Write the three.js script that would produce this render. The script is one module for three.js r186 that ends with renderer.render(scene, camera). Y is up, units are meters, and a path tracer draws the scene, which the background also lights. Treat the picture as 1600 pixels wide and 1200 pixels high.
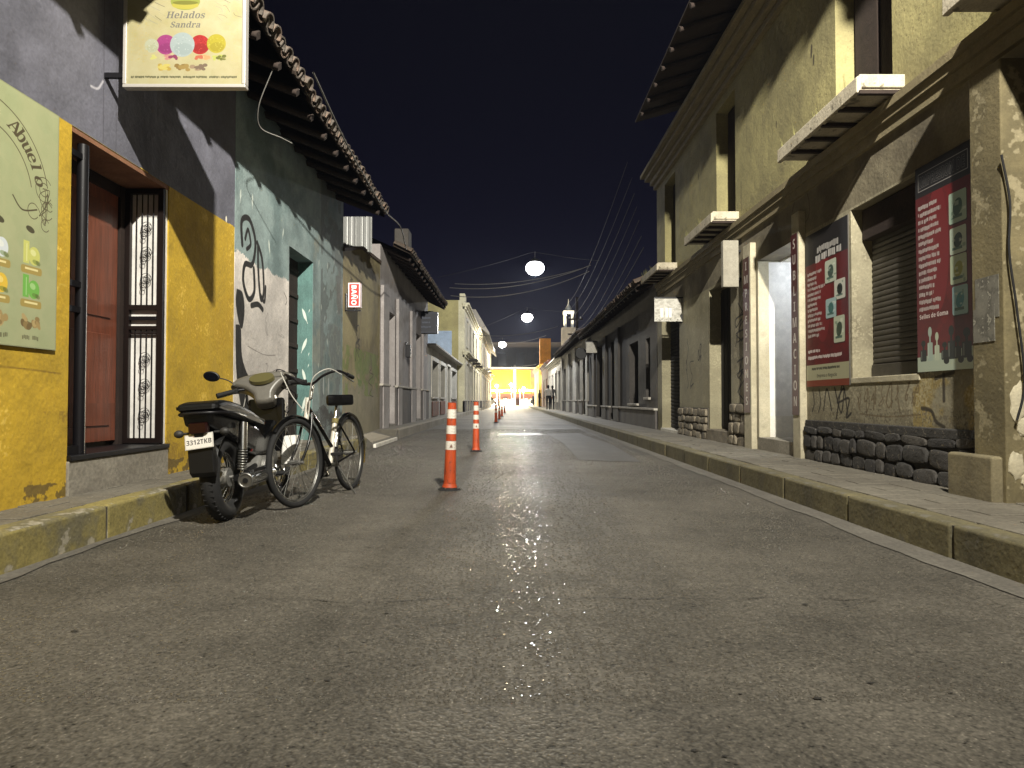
import * as THREE from 'three';
import { mergeGeometries } from 'three/addons/utils/BufferGeometryUtils.js';
import { RoundedBoxGeometry } from 'three/addons/geometries/RoundedBoxGeometry.js';
import { MarchingCubes } from 'three/addons/objects/MarchingCubes.js';

// ---------------------------------------------------------------- camera, sky, exposure
const scene = new THREE.Scene();
const EYE = 0.82;
const camera = new THREE.PerspectiveCamera(58, 4 / 3, 0.05, 900);
camera.position.set(0, EYE, 0);
camera.lookAt(0.277, EYE + 2.4, -100);
const renderer = new THREE.WebGLRenderer({ antialias: true });
scene.fog = new THREE.FogExp2(new THREE.Color(0.7, 0.78, 1), 0.00035); // thin haze added to give the lamps a glow like lens bloom
renderer.toneMapping = THREE.LinearToneMapping;
renderer.toneMappingExposure = 0.92;
renderer.shadowMap.enabled = true;
{ // clear night sky over a lit town: deep navy, a little paler towards the horizon
  const w = 64, h = 128, d = new Float32Array(w * h * 4);
  for (let y = 0; y < h; y++) {
    const el = (y + 0.5) / h * 180 - 90, t = Math.exp(-Math.max(el, 0) / 12);
    for (let x = 0; x < w; x++) {
      const o = (y * w + x) * 4;
      d[o] = 0.0004 + 0.007 * t; d[o + 1] = 0.0003 + 0.0066 * t; d[o + 2] = 0.0026 + 0.022 * t; d[o + 3] = 1;
    }
  }
  const t = new THREE.DataTexture(d, w, h, THREE.RGBAFormat, THREE.FloatType);
  t.mapping = THREE.EquirectangularReflectionMapping; t.magFilter = THREE.LinearFilter; t.needsUpdate = true;
  scene.background = t; scene.environment = t; scene.environmentIntensity = 1; scene.backgroundIntensity = 1;
}

// ---------------------------------------------------------------- measures of the street (metres, D = depth along the street, z = -D)
const LW = -2.88, RW = 3.26, LK = -2.385, RK = 2.28, LS = 0.2, RS = 0.185;
const XA = (px, D) => (px - 797) / 1082 * D, YA = (py, D) => EYE + (626 - py) / 1082 * D;

// ---------------------------------------------------------------- helpers
let seed = 7;
const rnd = () => { seed = (seed + 0x6d2b79f5) | 0; let t = Math.imul(seed ^ (seed >>> 15), 1 | seed); t = (t + Math.imul(t ^ (t >>> 7), 61 | t)) ^ t; return ((t ^ (t >>> 14)) >>> 0) / 4294967296; };
const rr = (a, b) => a + (b - a) * rnd();
const V = (x, y, z) => new THREE.Vector3(x, y, z);
const taken = {};
const numbered = (n) => { const k = taken[n] = (taken[n] ?? -1) + 1; return k ? n + '_' + String(k).padStart(3, '0') : n; };
const rebaseList = [];
function thing(name, label, category, group) {
  const o = new THREE.Group(); o.name = numbered(name); scene.add(o); o.userData = { label, category };
  if (group) o.userData.group = group;
  rebaseList.push(o); return o;
}
function part(name, geo, mat, parent, label) {
  const m = new THREE.Mesh(Array.isArray(geo) ? join(geo) : geo, mat); m.name = name; m.castShadow = m.receiveShadow = true; parent.add(m);
  if (label) m.userData.label = label;
  return m;
}
function structure(name, geo, mat) { const m = part(numbered(name), geo, mat, scene); m.userData.kind = 'structure'; return m; }
function single(name, geo, mat, label, category, group) {
  const m = part(numbered(name), geo, mat, scene); m.userData = { label, category }; if (group) m.userData.group = group; rebaseList.push(m); return m;
}
const flat = (g) => { const n = g.index ? g.toNonIndexed() : g; for (const k of Object.keys(n.attributes)) if (!['position', 'normal', 'uv'].includes(k)) n.deleteAttribute(k); return n; };
const join = (list) => mergeGeometries(list.map(flat));
function metric(g0) { // uv in metres from the face direction
  const g = flat(g0), p = g.attributes.position, uv = new Float32Array(p.count * 2), a = V(), b = V(), c = V(), n = V();
  for (let i = 0; i < p.count; i += 3) {
    a.fromBufferAttribute(p, i); b.fromBufferAttribute(p, i + 1); c.fromBufferAttribute(p, i + 2);
    n.copy(b).sub(a).cross(c.clone().sub(a)); const ax = Math.abs(n.x), ay = Math.abs(n.y), az = Math.abs(n.z);
    [a, b, c].forEach((q, k) => { const o = (i + k) * 2; if (ax >= ay && ax >= az) { uv[o] = q.z; uv[o + 1] = q.y; } else if (ay >= az) { uv[o] = q.x; uv[o + 1] = q.z; } else { uv[o] = q.x; uv[o + 1] = q.y; } });
  }
  g.setAttribute('uv', new THREE.BufferAttribute(uv, 2)); return g;
}
function box(x0, x1, y0, y1, z0, z1, bev = 0) {
  const w = Math.abs(x1 - x0), h = Math.abs(y1 - y0), d = Math.abs(z1 - z0);
  const g = bev ? new RoundedBoxGeometry(w, h, d, 1, Math.min(bev, w / 2.1, h / 2.1, d / 2.1)) : new THREE.BoxGeometry(w, h, d);
  return metric(g.translate((x0 + x1) / 2, (y0 + y1) / 2, (z0 + z1) / 2));
}
const dbox = (x0, x1, y0, y1, D0, D1, bev) => box(x0, x1, y0, y1, -D0, -D1, bev); // the same, in depths
function tube(pts, r, seg = 16, rad = 6, closed = false) { return new THREE.TubeGeometry(new THREE.CatmullRomCurve3(pts.map((p) => p.isVector3 ? p : V(...p)), closed), seg, r, rad, closed); }
function rod(a, b, r0, r1 = r0, rad = 8) {
  a = a.isVector3 ? a : V(...a); b = b.isVector3 ? b : V(...b); const d = b.clone().sub(a), g = new THREE.CylinderGeometry(r1, r0, d.length(), rad);
  g.applyQuaternion(new THREE.Quaternion().setFromUnitVectors(V(0, 1, 0), d.clone().normalize())); const m = a.clone().add(b).multiplyScalar(0.5); return g.translate(m.x, m.y, m.z);
}
const lathe = (pts, seg = 20) => new THREE.LatheGeometry(pts.map(([x, y]) => new THREE.Vector2(x, y)), seg);
// a side profile in (forward, up), extruded across x; forward is -z
function prof(pts, w, bev = 0.01, x = 0, curved = false) {
  const s = new THREE.Shape(); if (curved) s.setFromPoints(new THREE.SplineCurve(pts.concat([pts[0]]).map(([a, b]) => new THREE.Vector2(a, b))).getPoints(40)); else s.setFromPoints(pts.map(([a, b]) => new THREE.Vector2(a, b)));
  const g = new THREE.ExtrudeGeometry(s, { depth: w - 2 * bev, bevelEnabled: bev > 0, bevelThickness: bev, bevelSize: bev, bevelOffset: -bev, bevelSegments: 3, curveSegments: 16 });
  return g.translate(0, 0, -(w - 2 * bev) / 2).rotateY(Math.PI / 2).translate(x, 0, 0);
}

// ---------------------------------------------------------------- noise and surface materials
function tileNoise(N, cells, sd) {
  const out = new Float32Array(N * N); let amp = 1, tot = 0;
  for (let c = cells, o = 0; c <= N / 2 && o < 6; c *= 2, o++, amp *= 0.55) {
    let s = (sd * 7919 + o * 104729) | 0; const L = new Float32Array(c * c);
    for (let i = 0; i < c * c; i++) { s = (Math.imul(s, 1664525) + 1013904223) | 0; L[i] = ((s >>> 8) & 0xffff) / 65535; }
    for (let y = 0; y < N; y++) for (let x = 0; x < N; x++) {
      const fx = x / N * c, fy = y / N * c, x0 = fx | 0, y0 = fy | 0; let u = fx - x0, v = fy - y0; u = u * u * (3 - 2 * u); v = v * v * (3 - 2 * v);
      const x1 = (x0 + 1) % c, y1 = (y0 + 1) % c;
      out[y * N + x] += amp * ((L[y0 * c + x0] * (1 - u) + L[y0 * c + x1] * u) * (1 - v) + (L[y1 * c + x0] * (1 - u) + L[y1 * c + x1] * u) * v);
    }
    tot += amp;
  }
  let lo = 1e9, hi = -1e9; for (const q of out) { if (q < lo) lo = q; if (q > hi) hi = q; }
  for (let i = 0; i < out.length; i++) out[i] = (out[i] - lo) / (hi - lo);
  return out;
}
const NA = tileNoise(512, 4, 3), NB = tileNoise(512, 8, 11), NF = tileNoise(512, 64, 23);
const smp = (n, x, y) => { x *= 512; y *= 512; const xi = Math.floor(x), yi = Math.floor(y), u = x - xi, v = y - yi, a = xi & 511, b = (xi + 1) & 511, c = (yi & 511) * 512, d = ((yi + 1) & 511) * 512; return (n[c + a] * (1 - u) + n[c + b] * u) * (1 - v) + (n[d + a] * (1 - u) + n[d + b] * u) * v; };
const clamp = (x, a = 0, b = 1) => Math.min(b, Math.max(a, x)), sst = (a, b, x) => { const t = clamp((x - a) / (b - a)); return t * t * (3 - 2 * t); };
function dataTex(N, fn, srgb) {
  const d = new Uint8Array(N * N * 4);
  for (let y = 0; y < N; y++) for (let x = 0; x < N; x++) { const c = fn(x / N, y / N, x, y), o = (y * N + x) * 4; d[o] = clamp(c[0], 0, 255); d[o + 1] = clamp(c[1], 0, 255); d[o + 2] = clamp(c[2], 0, 255); d[o + 3] = 255; }
  const t = new THREE.DataTexture(d, N, N); t.wrapS = t.wrapT = THREE.RepeatWrapping; t.magFilter = THREE.LinearFilter; if (srgb) t.colorSpace = THREE.SRGBColorSpace; t.needsUpdate = true; return t;
}
const rep = (t, rx, ry = rx) => { const c = t.clone(); c.repeat.set(rx, ry); c.needsUpdate = true; return c; };
const plasterBump = dataTex(512, (u, v) => { const k = 255 * (0.5 * smp(NA, u, v) + 0.3 * smp(NB, u * 2, v * 2) + 0.2 * smp(NF, u, v)); return [k, k, k]; });
const grainBump = dataTex(512, (u, v) => { const k = 255 * (0.35 * smp(NF, u, v) + 0.65 * smp(NF, u * 3, v * 3)); return [k, k, k]; });
const hex = (h) => [(h >> 16) & 255, (h >> 8) & 255, h & 255];
// a weathered surface: base colour, blotches of a second and third colour with their own outlines, fine grain
function surf(base, o = {}) {
  const b = hex(base), s = hex(o.stain ?? base), q = hex(o.chip ?? base), amt = o.amount ?? 0.5, ox = rnd(), oy = rnd(), gr = o.grain ?? 0.14;
  const map = dataTex(o.N ?? 256, (u, v) => {
    const n1 = smp(NA, u + ox, v + oy), n2 = smp(NB, u * 2 + oy, v * 2 + ox), f = smp(NF, u * 2 + ox, v * 2);
    const k = sst(0.45, 0.75, 0.6 * n1 + 0.4 * n2) * amt, c = o.chip === undefined ? 0 : sst(0.70, 0.74, n2 * 0.75 + n1 * 0.25), m = 1 + gr * (f - 0.5) + 0.18 * (n2 - 0.5);
    return [0, 1, 2].map((i) => ((b[i] * (1 - k) + s[i] * k) * (1 - c) + q[i] * c) * m);
  }, true);
  const size = o.size ?? 2, m = new THREE.MeshStandardMaterial({ map: rep(map, 1 / size), roughness: o.rough ?? 0.9, metalness: o.metal ?? 0 });
  if (o.bump !== 0) { m.bumpMap = rep(o.fine ? grainBump : plasterBump, 1 / (o.bsize ?? 1)); m.bumpScale = o.bump ?? 0.008; }
  return m;
}
const plain = (h, rough = 0.6, metal = 0, more = {}) => new THREE.MeshStandardMaterial({ color: h, roughness: rough, metalness: metal, ...more });
function canvasTex(w, h, draw) { const c = document.createElement('canvas'); c.width = w; c.height = h; const x = c.getContext('2d'); draw(x, w, h); const t = new THREE.CanvasTexture(c); t.colorSpace = THREE.SRGBColorSpace; t.magFilter = THREE.LinearFilter; t.anisotropy = 8; return t; }

const M = {
  concrete: surf(0x8d877b, { stain: 0x6b655b, size: 2.2, grain: 0.3 }),
  paving: surf(0x716c61, { stain: 0x565148, size: 1.7, grain: 0.32, rough: 0.75, bump: 0.004 }),
  joint: surf(0x4b463e, { stain: 0x37332d, size: 1.3, grain: 0.3 }),
  kerbYellow: surf(0x857a48, { stain: 0x5f5b4c, chip: 0x8a8474, amount: 0.8, size: 1.3, grain: 0.3 }),
  kerbOld: surf(0x6b6449, { stain: 0x57523f, chip: 0x625e52, amount: 0.9, size: 1.9, grain: 0.3 }),
  gutter: surf(0x67635b, { stain: 0x4f4b45, size: 1.5, grain: 0.35, bump: 0.004 }),
  clay: [0x5c4d43, 0x69584c, 0x50453e].map((c) => surf(c, { stain: 0x4b4640, amount: 0.8, size: 0.8, grain: 0.4 })),
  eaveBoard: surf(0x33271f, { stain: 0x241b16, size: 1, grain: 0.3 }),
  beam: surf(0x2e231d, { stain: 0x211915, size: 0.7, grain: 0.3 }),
  stoneDark: [0x3c3a38, 0x45423f, 0x343231, 0x4f4b46].map((c) => surf(c, { stain: 0x2a2827, chip: 0x5d574e, size: 0.5, grain: 0.35, bump: 0.012, bsize: 0.4 })),
  stonePale: [0x7d7464, 0x6b6355, 0x8a8170].map((c) => surf(c, { stain: 0x544d43, size: 0.5, grain: 0.35, bump: 0.012, bsize: 0.4 })),
  jambWhite: surf(0xe4e2de, { stain: 0xcfccc6, size: 1.4, grain: 0.06, bump: 0.002 }),
  iron: plain(0x17161a, 0.42, 0.3), ironBrown: plain(0x1d1513, 0.38, 0.2), black: plain(0x0c0c0d, 0.5), rubber: surf(0x1a1a1b, { stain: 0x232221, size: 0.4, rough: 0.85, bump: 0.002 }),
  blackGloss: new THREE.MeshPhysicalMaterial({ color: 0x070708, roughness: 0.26, specularIntensity: 0.8 }),
  chrome: plain(0xc9c9c6, 0.22, 1), steel: plain(0x8b8a86, 0.4, 0.9), alloy: surf(0x8d8c88, { stain: 0x5c5a56, size: 0.3, rough: 0.5, metal: 0.6, bump: 0.002, bsize: 0.2 }),
  white: surf(0xd8d4ca, { stain: 0xb9b3a5, size: 1.1, grain: 0.08, bump: 0.002 }), whiteGloss: plain(0xdedcd6, 0.35),
  vinylBlack: new THREE.MeshPhysicalMaterial({ color: 0x09090a, roughness: 0.5, specularIntensity: 0.5 }),
  wood: null, dark: plain(0x0d0b0a, 0.8), darkWood: surf(0x2a1d17, { stain: 0x17110e, size: 0.9, grain: 0.2 }),
  cable: plain(0x151517, 0.85), cablePale: plain(0x6b6965, 0.6),
  glassDark: new THREE.MeshPhysicalMaterial({ color: 0x0b0d10, roughness: 0.08, clearcoat: 1 }),
  red: plain(0x6d1210, 0.35),
};
{ // varnished wood with upright grain
  const t = dataTex(512, (u, v) => { const g = smp(NF, u * 3, v * 0.12) * 0.5 + smp(NB, u * 3, v * 0.25) * 0.5, k = 0.62 + 0.7 * g; return [112 * k, 62 * k, 44 * k]; }, true);
  M.wood = new THREE.MeshPhysicalMaterial({ map: rep(t, 1 / 0.8), roughness: 0.42, clearcoat: 0.35, clearcoatRoughness: 0.35 });
  M.woodPale = new THREE.MeshPhysicalMaterial({ map: rep(t, 1 / 0.8), color: 0xffd9b8, roughness: 0.42, clearcoat: 0.35, clearcoatRoughness: 0.35 });
}

// a wall of given depth range with rectangular openings, its paint drawn over its own face
function wallGeo(side, face, outline, holes, thick) {
  const s = new THREE.Shape(outline.map(([d, y]) => new THREE.Vector2(d, y)));
  for (const [a, b, c, e] of holes) s.holes.push(new THREE.Path([[a, c], [a, e], [b, e], [b, c]].map(([d, y]) => new THREE.Vector2(d, y))));
  let g = flat(new THREE.ExtrudeGeometry(s, { depth: thick, bevelEnabled: false }));
  const p = g.attributes.position, q = new Float32Array(p.count * 3);
  for (let i = 0; i < p.count; i++) { // side -1: the wall goes to -x behind its face; winding is kept outward
    const j = side < 0 ? (i % 3 === 1 ? i + 1 : i % 3 === 2 ? i - 1 : i) : i; const d = p.getX(j), y = p.getY(j), c = p.getZ(j);
    q[i * 3] = face + side * c; q[i * 3 + 1] = y; q[i * 3 + 2] = -d;
  }
  const r = new THREE.BufferGeometry(); r.setAttribute('position', new THREE.BufferAttribute(q, 3)); r.computeVertexNormals(); return metric(r);
}
// flip normals if the first street-side face looks the wrong way
function faceUV(g, D0, D1, Y0, Y1, side) {
  const p = g.attributes.position, uv = g.attributes.uv, n = g.attributes.normal, face = side < 0 ? LW : RW;
  for (let i = 0; i < p.count; i++) { const d = -p.getZ(i); const e = Math.abs(p.getX(i)) - Math.abs(face), nz = Math.abs(n.getZ(i)) > 0.5 ? e : 0, ny = Math.abs(n.getY(i)) > 0.5 ? e : 0, dd = d + nz; uv.setXY(i, side < 0 ? (dd - D0) / (D1 - D0) : (D1 - dd) / (D1 - D0), (p.getY(i) + ny - Y0) / (Y1 - Y0)); }
  return g;
}
// paint on a facade: base(D, Y, n1, n2, fine) gives the colour of the coat, marks(ctx, X, Y, ppm) draws lettering and graffiti
function facadeMat(side, D0, D1, Y0, Y1, ppm, base, marks, rough = 0.88, bump = 0.012) {
  const w = Math.round((D1 - D0) * ppm), h = Math.round((Y1 - Y0) * ppm);
  const t = canvasTex(w, h, (x) => {
    const im = x.createImageData(w, h), d = im.data;
    for (let j = 0; j < h; j++) for (let i = 0; i < w; i++) {
      const D = side < 0 ? D0 + (i + 0.5) / ppm : D1 - (i + 0.5) / ppm, Y = Y1 - (j + 0.5) / ppm;
      const n1 = smp(NA, D / 3.1, Y / 3.1), n2 = smp(NB, D / 1.7 + 0.3, Y / 1.7), f = smp(NF, D / 0.9, Y / 0.9);
      const c = base(D, Y, n1, n2, f), m = 1 + 0.16 * (f - 0.5) + 0.22 * (n2 - 0.5), o = (j * w + i) * 4;
      d[o] = clamp(c[0] * m, 0, 255); d[o + 1] = clamp(c[1] * m, 0, 255); d[o + 2] = clamp(c[2] * m, 0, 255); d[o + 3] = 255;
    }
    x.putImageData(im, 0, 0);
    if (marks) marks(x, (D) => side < 0 ? (D - D0) * ppm : (D1 - D) * ppm, (Y) => (Y1 - Y) * ppm, ppm);
  });
  const m = new THREE.MeshStandardMaterial({ map: t, roughness: rough });
  m.bumpMap = rep(plasterBump, (D1 - D0) / 1.6, (Y1 - Y0) / 1.6); m.bumpScale = bump; return m;
}
const mix = (a, b, t) => [a[0] + (b[0] - a[0]) * t, a[1] + (b[1] - a[1]) * t, a[2] + (b[2] - a[2]) * t];
function stroke(x, pts, w, col) { x.strokeStyle = col; x.lineWidth = w; x.lineCap = x.lineJoin = 'round'; x.beginPath(); pts.forEach(([a, b], i) => i ? x.lineTo(a, b) : x.moveTo(a, b)); x.stroke(); }
function curve(x, pts, w, col) { const c = new THREE.SplineCurve(pts.map(([a, b]) => new THREE.Vector2(a, b))).getPoints(pts.length * 8); stroke(x, c.map((p) => [p.x, p.y]), w, col); }
function scribble(x, cx, cy, w, h, n, lw, col) { const p = []; for (let i = 0; i < n; i++) p.push([cx + rr(-w, w) / 2, cy + rr(-h, h) / 2]); curve(x, p, lw, col); }
// illegible printed words, as the photograph shows them
function wordLine(x, x0, y0, w, h, col) { x.fillStyle = col; let p = x0; while (p < x0 + w) { const k = rr(0.25, 0.6) * h; x.fillRect(p, y0 + rr(0, 0.2) * h, Math.min(k, x0 + w - p), h * rr(0.7, 0.95)); x.clearRect; p += k + h * (rnd() < 0.15 ? 0.35 : 0.08); } }

// ---------------------------------------------------------------- street lamps: pendants on a wire across the street
const lampGlow = new THREE.MeshStandardMaterial({ color: 0xffffff, emissive: 0xffffff, emissiveIntensity: 9, roughness: 0.4 });
function streetLamp(x, y, D, color, intensity, label, xl, xr, yl, yr, glow = 1) {
  const t = thing('street_lamp', label, 'street lamp', 'lamps hung over the street');
  part('canopy', lathe([[0.03, 0.36], [0.06, 0.3], [0.15, 0.27], [0.23, 0.2], [0.25, 0.12], [0.24, 0.1]], 24).translate(x, y, -D), M.steel, t);
  const gm = lampGlow.clone(); gm.emissive = new THREE.Color(color); gm.emissiveIntensity = 9 * glow;
  part('diffuser', lathe([[0.235, 0.12], [0.37, 0.03], [0.44, -0.12], [0.41, -0.28], [0.3, -0.41], [0.15, -0.48], [0.0005, -0.5]], 24).translate(x, y, -D), gm, t);
  part('hanger', rod([x, y + 0.34, -D], [x, y + 0.62, -D], 0.014), M.steel, t);
  const l = new THREE.PointLight(color, intensity, 0, 2); l.position.set(x, y - 0.56, -D); l.castShadow = true; l.shadow.radius = 4; l.shadow.mapSize.set(1024, 1024); scene.add(l);
  const pts = []; for (let i = 0; i <= 12; i++) { const k = i / 12, xx = xl + (xr - xl) * k, kk = xx < x ? (xx - xl) / (x - xl) : (xr - xx) / (xr - x), ya = xx < x ? yl : yr; pts.push(V(xx, ya + (y + 0.62 - ya) * Math.pow(kk, 1.0) - 0.06 * Math.sin(Math.PI * kk), -D)); }
  part('span_wire', tube(pts, 0.012, 24, 5), M.cable, t);
}
const NEAR = [1.2, 6.95, -0.68];
for (const [tx, ty, tz, cd, half] of [[-1.5, 1.5, -14, 500, 1.15], [-1.5, 1.5, 15.4, 500, 1.15], [-1.3, 2, -26, 780, 0.62], [-1.3, 2, 27.4, 780, 0.62]]) { const l = new THREE.SpotLight(new THREE.Color(1, 0.95, 0.83), cd, 0, half, 1, 2); l.position.set(NEAR[0], NEAR[1], -NEAR[2]); l.target.position.set(tx, ty, tz); scene.add(l.target); l.castShadow = true; l.shadow.radius = 4; l.shadow.mapSize.set(2048, 2048); scene.add(l); } // its lens banks: wide and long throw, up and down the street
streetLamp(NEAR[0], NEAR[1] + 0.56, NEAR[2], new THREE.Color(1, 0.95, 0.83), 70, 'street lamp hung over the road between the yellow shop and the two-storey house', -4.4, 4.6, 7.6, 7.9);
streetLamp(1.17, 7.2, 32.4, new THREE.Color(0.94, 0.97, 1), 150, 'street lamp above the low tiled house with the round black sign', -3.4, 4.2, 6.6, 7.4, 2);
streetLamp(1.3, 7.3, 52.6, new THREE.Color(1, 0.98, 0.95), 330, 'street lamp beside the cream two-storey facade, before the market', -2.6, 4.2, 6.2, 7.6, 2);
streetLamp(-0.87, 7.3, 78, new THREE.Color(1, 0.95, 0.85), 330, 'street lamp hung nearest to the yellow market hall', -2.9, 3.6, 7.6, 7.4, 2);

// ---------------------------------------------------------------- ground, road, kerbs, pavements
const asphaltMap = dataTex(1024, (u, v, x, y) => {
  const f = smp(NF, u * 6, v * 6), g = smp(NF, u * 13 + 0.4, v * 13), n = smp(NB, u * 2, v * 2), a = smp(NA, u, v);
  const k = 0.72 + 0.5 * (f - 0.5) + 0.55 * (g - 0.5) + 0.22 * (n - 0.5) + 0.2 * (a - 0.5), chip = sst(0.8, 0.9, g) * 0.5, pit = sst(0.2, 0.12, f) * 0.4;
  const q = (k + chip - pit); return [102 * q + 6, 97 * q + 6, 89 * q + 5];
}, true);
const asphaltBump = dataTex(1024, (u, v) => { const k = 255 * (0.55 * smp(NF, u * 6, v * 6) + 0.45 * smp(NF, u * 13 + 0.4, v * 13)); return [k, k, k]; });
const asphaltRough = dataTex(512, (u, v) => { const k = 255 * (0.60 + 0.16 * smp(NA, u, v) + 0.16 * (smp(NF, u * 4, v * 4) - 0.5)); return [k, k, k]; });
const asphalt = new THREE.MeshPhysicalMaterial({ specularIntensity: 0.6, map: rep(asphaltMap, 1 / 3.7), bumpMap: rep(asphaltBump, 1 / 3.7), bumpScale: 0.006, roughness: 1, roughnessMap: rep(asphaltRough, 1 / 5.3) });
structure('ground', metric(new THREE.PlaneGeometry(600, 600).rotateX(-Math.PI / 2).translate(0, -0.06, -150)), surf(0x4a463f, { stain: 0x3a3731, size: 6 }));
{
  structure('road', metric(new THREE.PlaneGeometry(RK - LK, 108, 4, 40).rotateX(-Math.PI / 2).translate((RK + LK) / 2, 0, -46)), asphalt);
  structure('road', metric(new THREE.PlaneGeometry(120, 14, 4, 4).rotateX(-Math.PI / 2).translate(0, -0.004, -106.5)), asphalt);
}
function strip(name, xa, xb, D0, D1, y, mat, wob = 0.03, step = 0.25) { // a thin sheet with an uneven edge on its road side (xb)
  const pos = []; let pe = null;
  for (let D = D0; D <= D1; D += step) { const e = xb + wob * (2 * smp(NB, D / 4.3, 0.37) - 1) + wob * 0.7 * (smp(NF, D / 3, 0.7) - 0.5); if (pe !== null) { const a = [xa, y, -(D - step)], b = [pe, y, -(D - step)], c = [e, y, -D], d = [xa, y, -D]; pos.push(...(xb > xa ? [a, b, c, a, c, d] : [a, c, b, a, d, c]).flat()); } pe = e; }
  const g = new THREE.BufferGeometry(); g.setAttribute('position', new THREE.Float32BufferAttribute(pos, 3)); g.computeVertexNormals(); return structure(name, metric(g), mat);
}
strip('gutter', RK, RK - 0.17, -4, 80, 0.005, M.gutter, 0.035);
strip('gutter', LK, LK + 0.1, -4, 11.6, 0.005, M.gutter, 0.05);
{ // an old repair: a smoother patch of asphalt, and a crack filled with tar
  const patch = surf(0x545250, { stain: 0x474543, size: 1.4, rough: 0.7, grain: 0.3, fine: true, bump: 0.004 });
  const s = new THREE.Shape([[0.95, 9.6], [1.75, 9.2], [1.9, 13], [1.7, 17.5], [0.9, 17.2], [1.02, 13.2]].map((p) => new THREE.Vector2(...p)));
  structure('road_patch', metric(new THREE.ShapeGeometry(s).rotateX(-Math.PI / 2).translate(0, 0.004, 0)), patch);
  const tar = surf(0x2d2b28, { stain: 0x3c3935, size: 0.7, rough: 0.6 });
  const crack = (x0, x1, D, w) => { const pos = []; let pv = null; for (let x = x0; x <= x1; x += 0.04) { const z = -D - 0.1 * (smp(NB, x / 2.2, D) - 0.5) - 0.03 * (smp(NF, x / 1.5, D) - 0.5), ww = w * Math.max(0.1, smp(NB, x / 0.9, D + 0.5) - 0.25); if (pv) pos.push(pv[0], 0.004, pv[1] + pv[2], x, 0.004, z + ww, x, 0.004, z - ww, pv[0], 0.004, pv[1] + pv[2], x, 0.004, z - ww, pv[0], 0.004, pv[1] - pv[2]); pv = [x, z, ww]; } const g = new THREE.BufferGeometry(); g.setAttribute('position', new THREE.Float32BufferAttribute(pos, 3)); g.computeVertexNormals(); structure('road_crack', metric(g), tar); };
  crack(-1.15, 1.5, 2.87, 0.007); crack(-2.2, -0.2, 3.9, 0.005);
}
{ // trodden gum and oil spots on the road, and a band of pale irregular flecks
  const spots = []; for (let i = 0; i < 60; i++) { const D = 1.6 + 14 * Math.pow(rnd(), 1.4), x = rr(LK + 0.3, RK - 0.3), R = rr(0.004, 0.012) * (rnd() < 0.1 ? 1.8 : 1) * Math.min(1, D / 4 + 0.25), p = [], n = 11; for (let k = 0; k < n; k++) { const a = k / n * Math.PI * 2, q = R * rr(0.55, 1.2); p.push(new THREE.Vector2(x + Math.cos(a) * q * 1.5, D + Math.sin(a) * q)); } spots.push(new THREE.ShapeGeometry(new THREE.Shape(p)).rotateX(-Math.PI / 2).translate(0, 0.004, 0)); }
  const m = part('road_spots', metric(mergeGeometries(spots)), surf(0x2b2926, { stain: 0x383531, size: 0.5, rough: 0.7 }), scene); m.userData = { label: 'dark gum and oil spots on the asphalt', category: 'stains', kind: 'stuff' };
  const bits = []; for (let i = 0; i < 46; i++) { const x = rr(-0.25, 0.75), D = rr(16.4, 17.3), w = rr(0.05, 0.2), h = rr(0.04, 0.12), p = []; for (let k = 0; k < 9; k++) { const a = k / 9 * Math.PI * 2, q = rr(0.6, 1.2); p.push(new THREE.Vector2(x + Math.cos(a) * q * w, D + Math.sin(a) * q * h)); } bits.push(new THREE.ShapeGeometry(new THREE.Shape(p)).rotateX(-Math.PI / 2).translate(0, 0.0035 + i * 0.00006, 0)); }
  structure('road_flecks', metric(mergeGeometries(bits)), surf(0x9a978f, { stain: 0x77746d, size: 0.6, rough: 0.5, grain: 0.3 }));
}
{ // polished chips of stone in the worn surface, which catch the lamps
  const g = new THREE.CylinderGeometry(0.8, 1, 1, 6), im = new THREE.InstancedMesh(g, plain(0x605c55, 0.1), 70000), m = new THREE.Matrix4(), q = new THREE.Quaternion(), e = new THREE.Euler(), gs = () => (rnd() + rnd() + rnd() + rnd() - 2) * 0.9;
  for (let i = 0; i < im.count; i++) { const D = 1.9 + 18 * Math.pow(rnd(), 1.3), x = rr(LK + 0.15, RK - 0.3), s = rr(0.0018, 0.0046) * (1 + D * 0.03); e.set(gs() * 0.13, rr(-3, 3), gs() * 0.13); q.setFromEuler(e); m.compose(V(x, 0.0012, -D), q, V(s * 1.3, 0.003, s)); im.setMatrixAt(i, m); }
  im.name = 'road_aggregate'; im.userData = { label: 'polished stone chips bedded in the asphalt', category: 'gravel', kind: 'stuff' }; im.castShadow = im.receiveShadow = true; scene.add(im);
}
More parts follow.
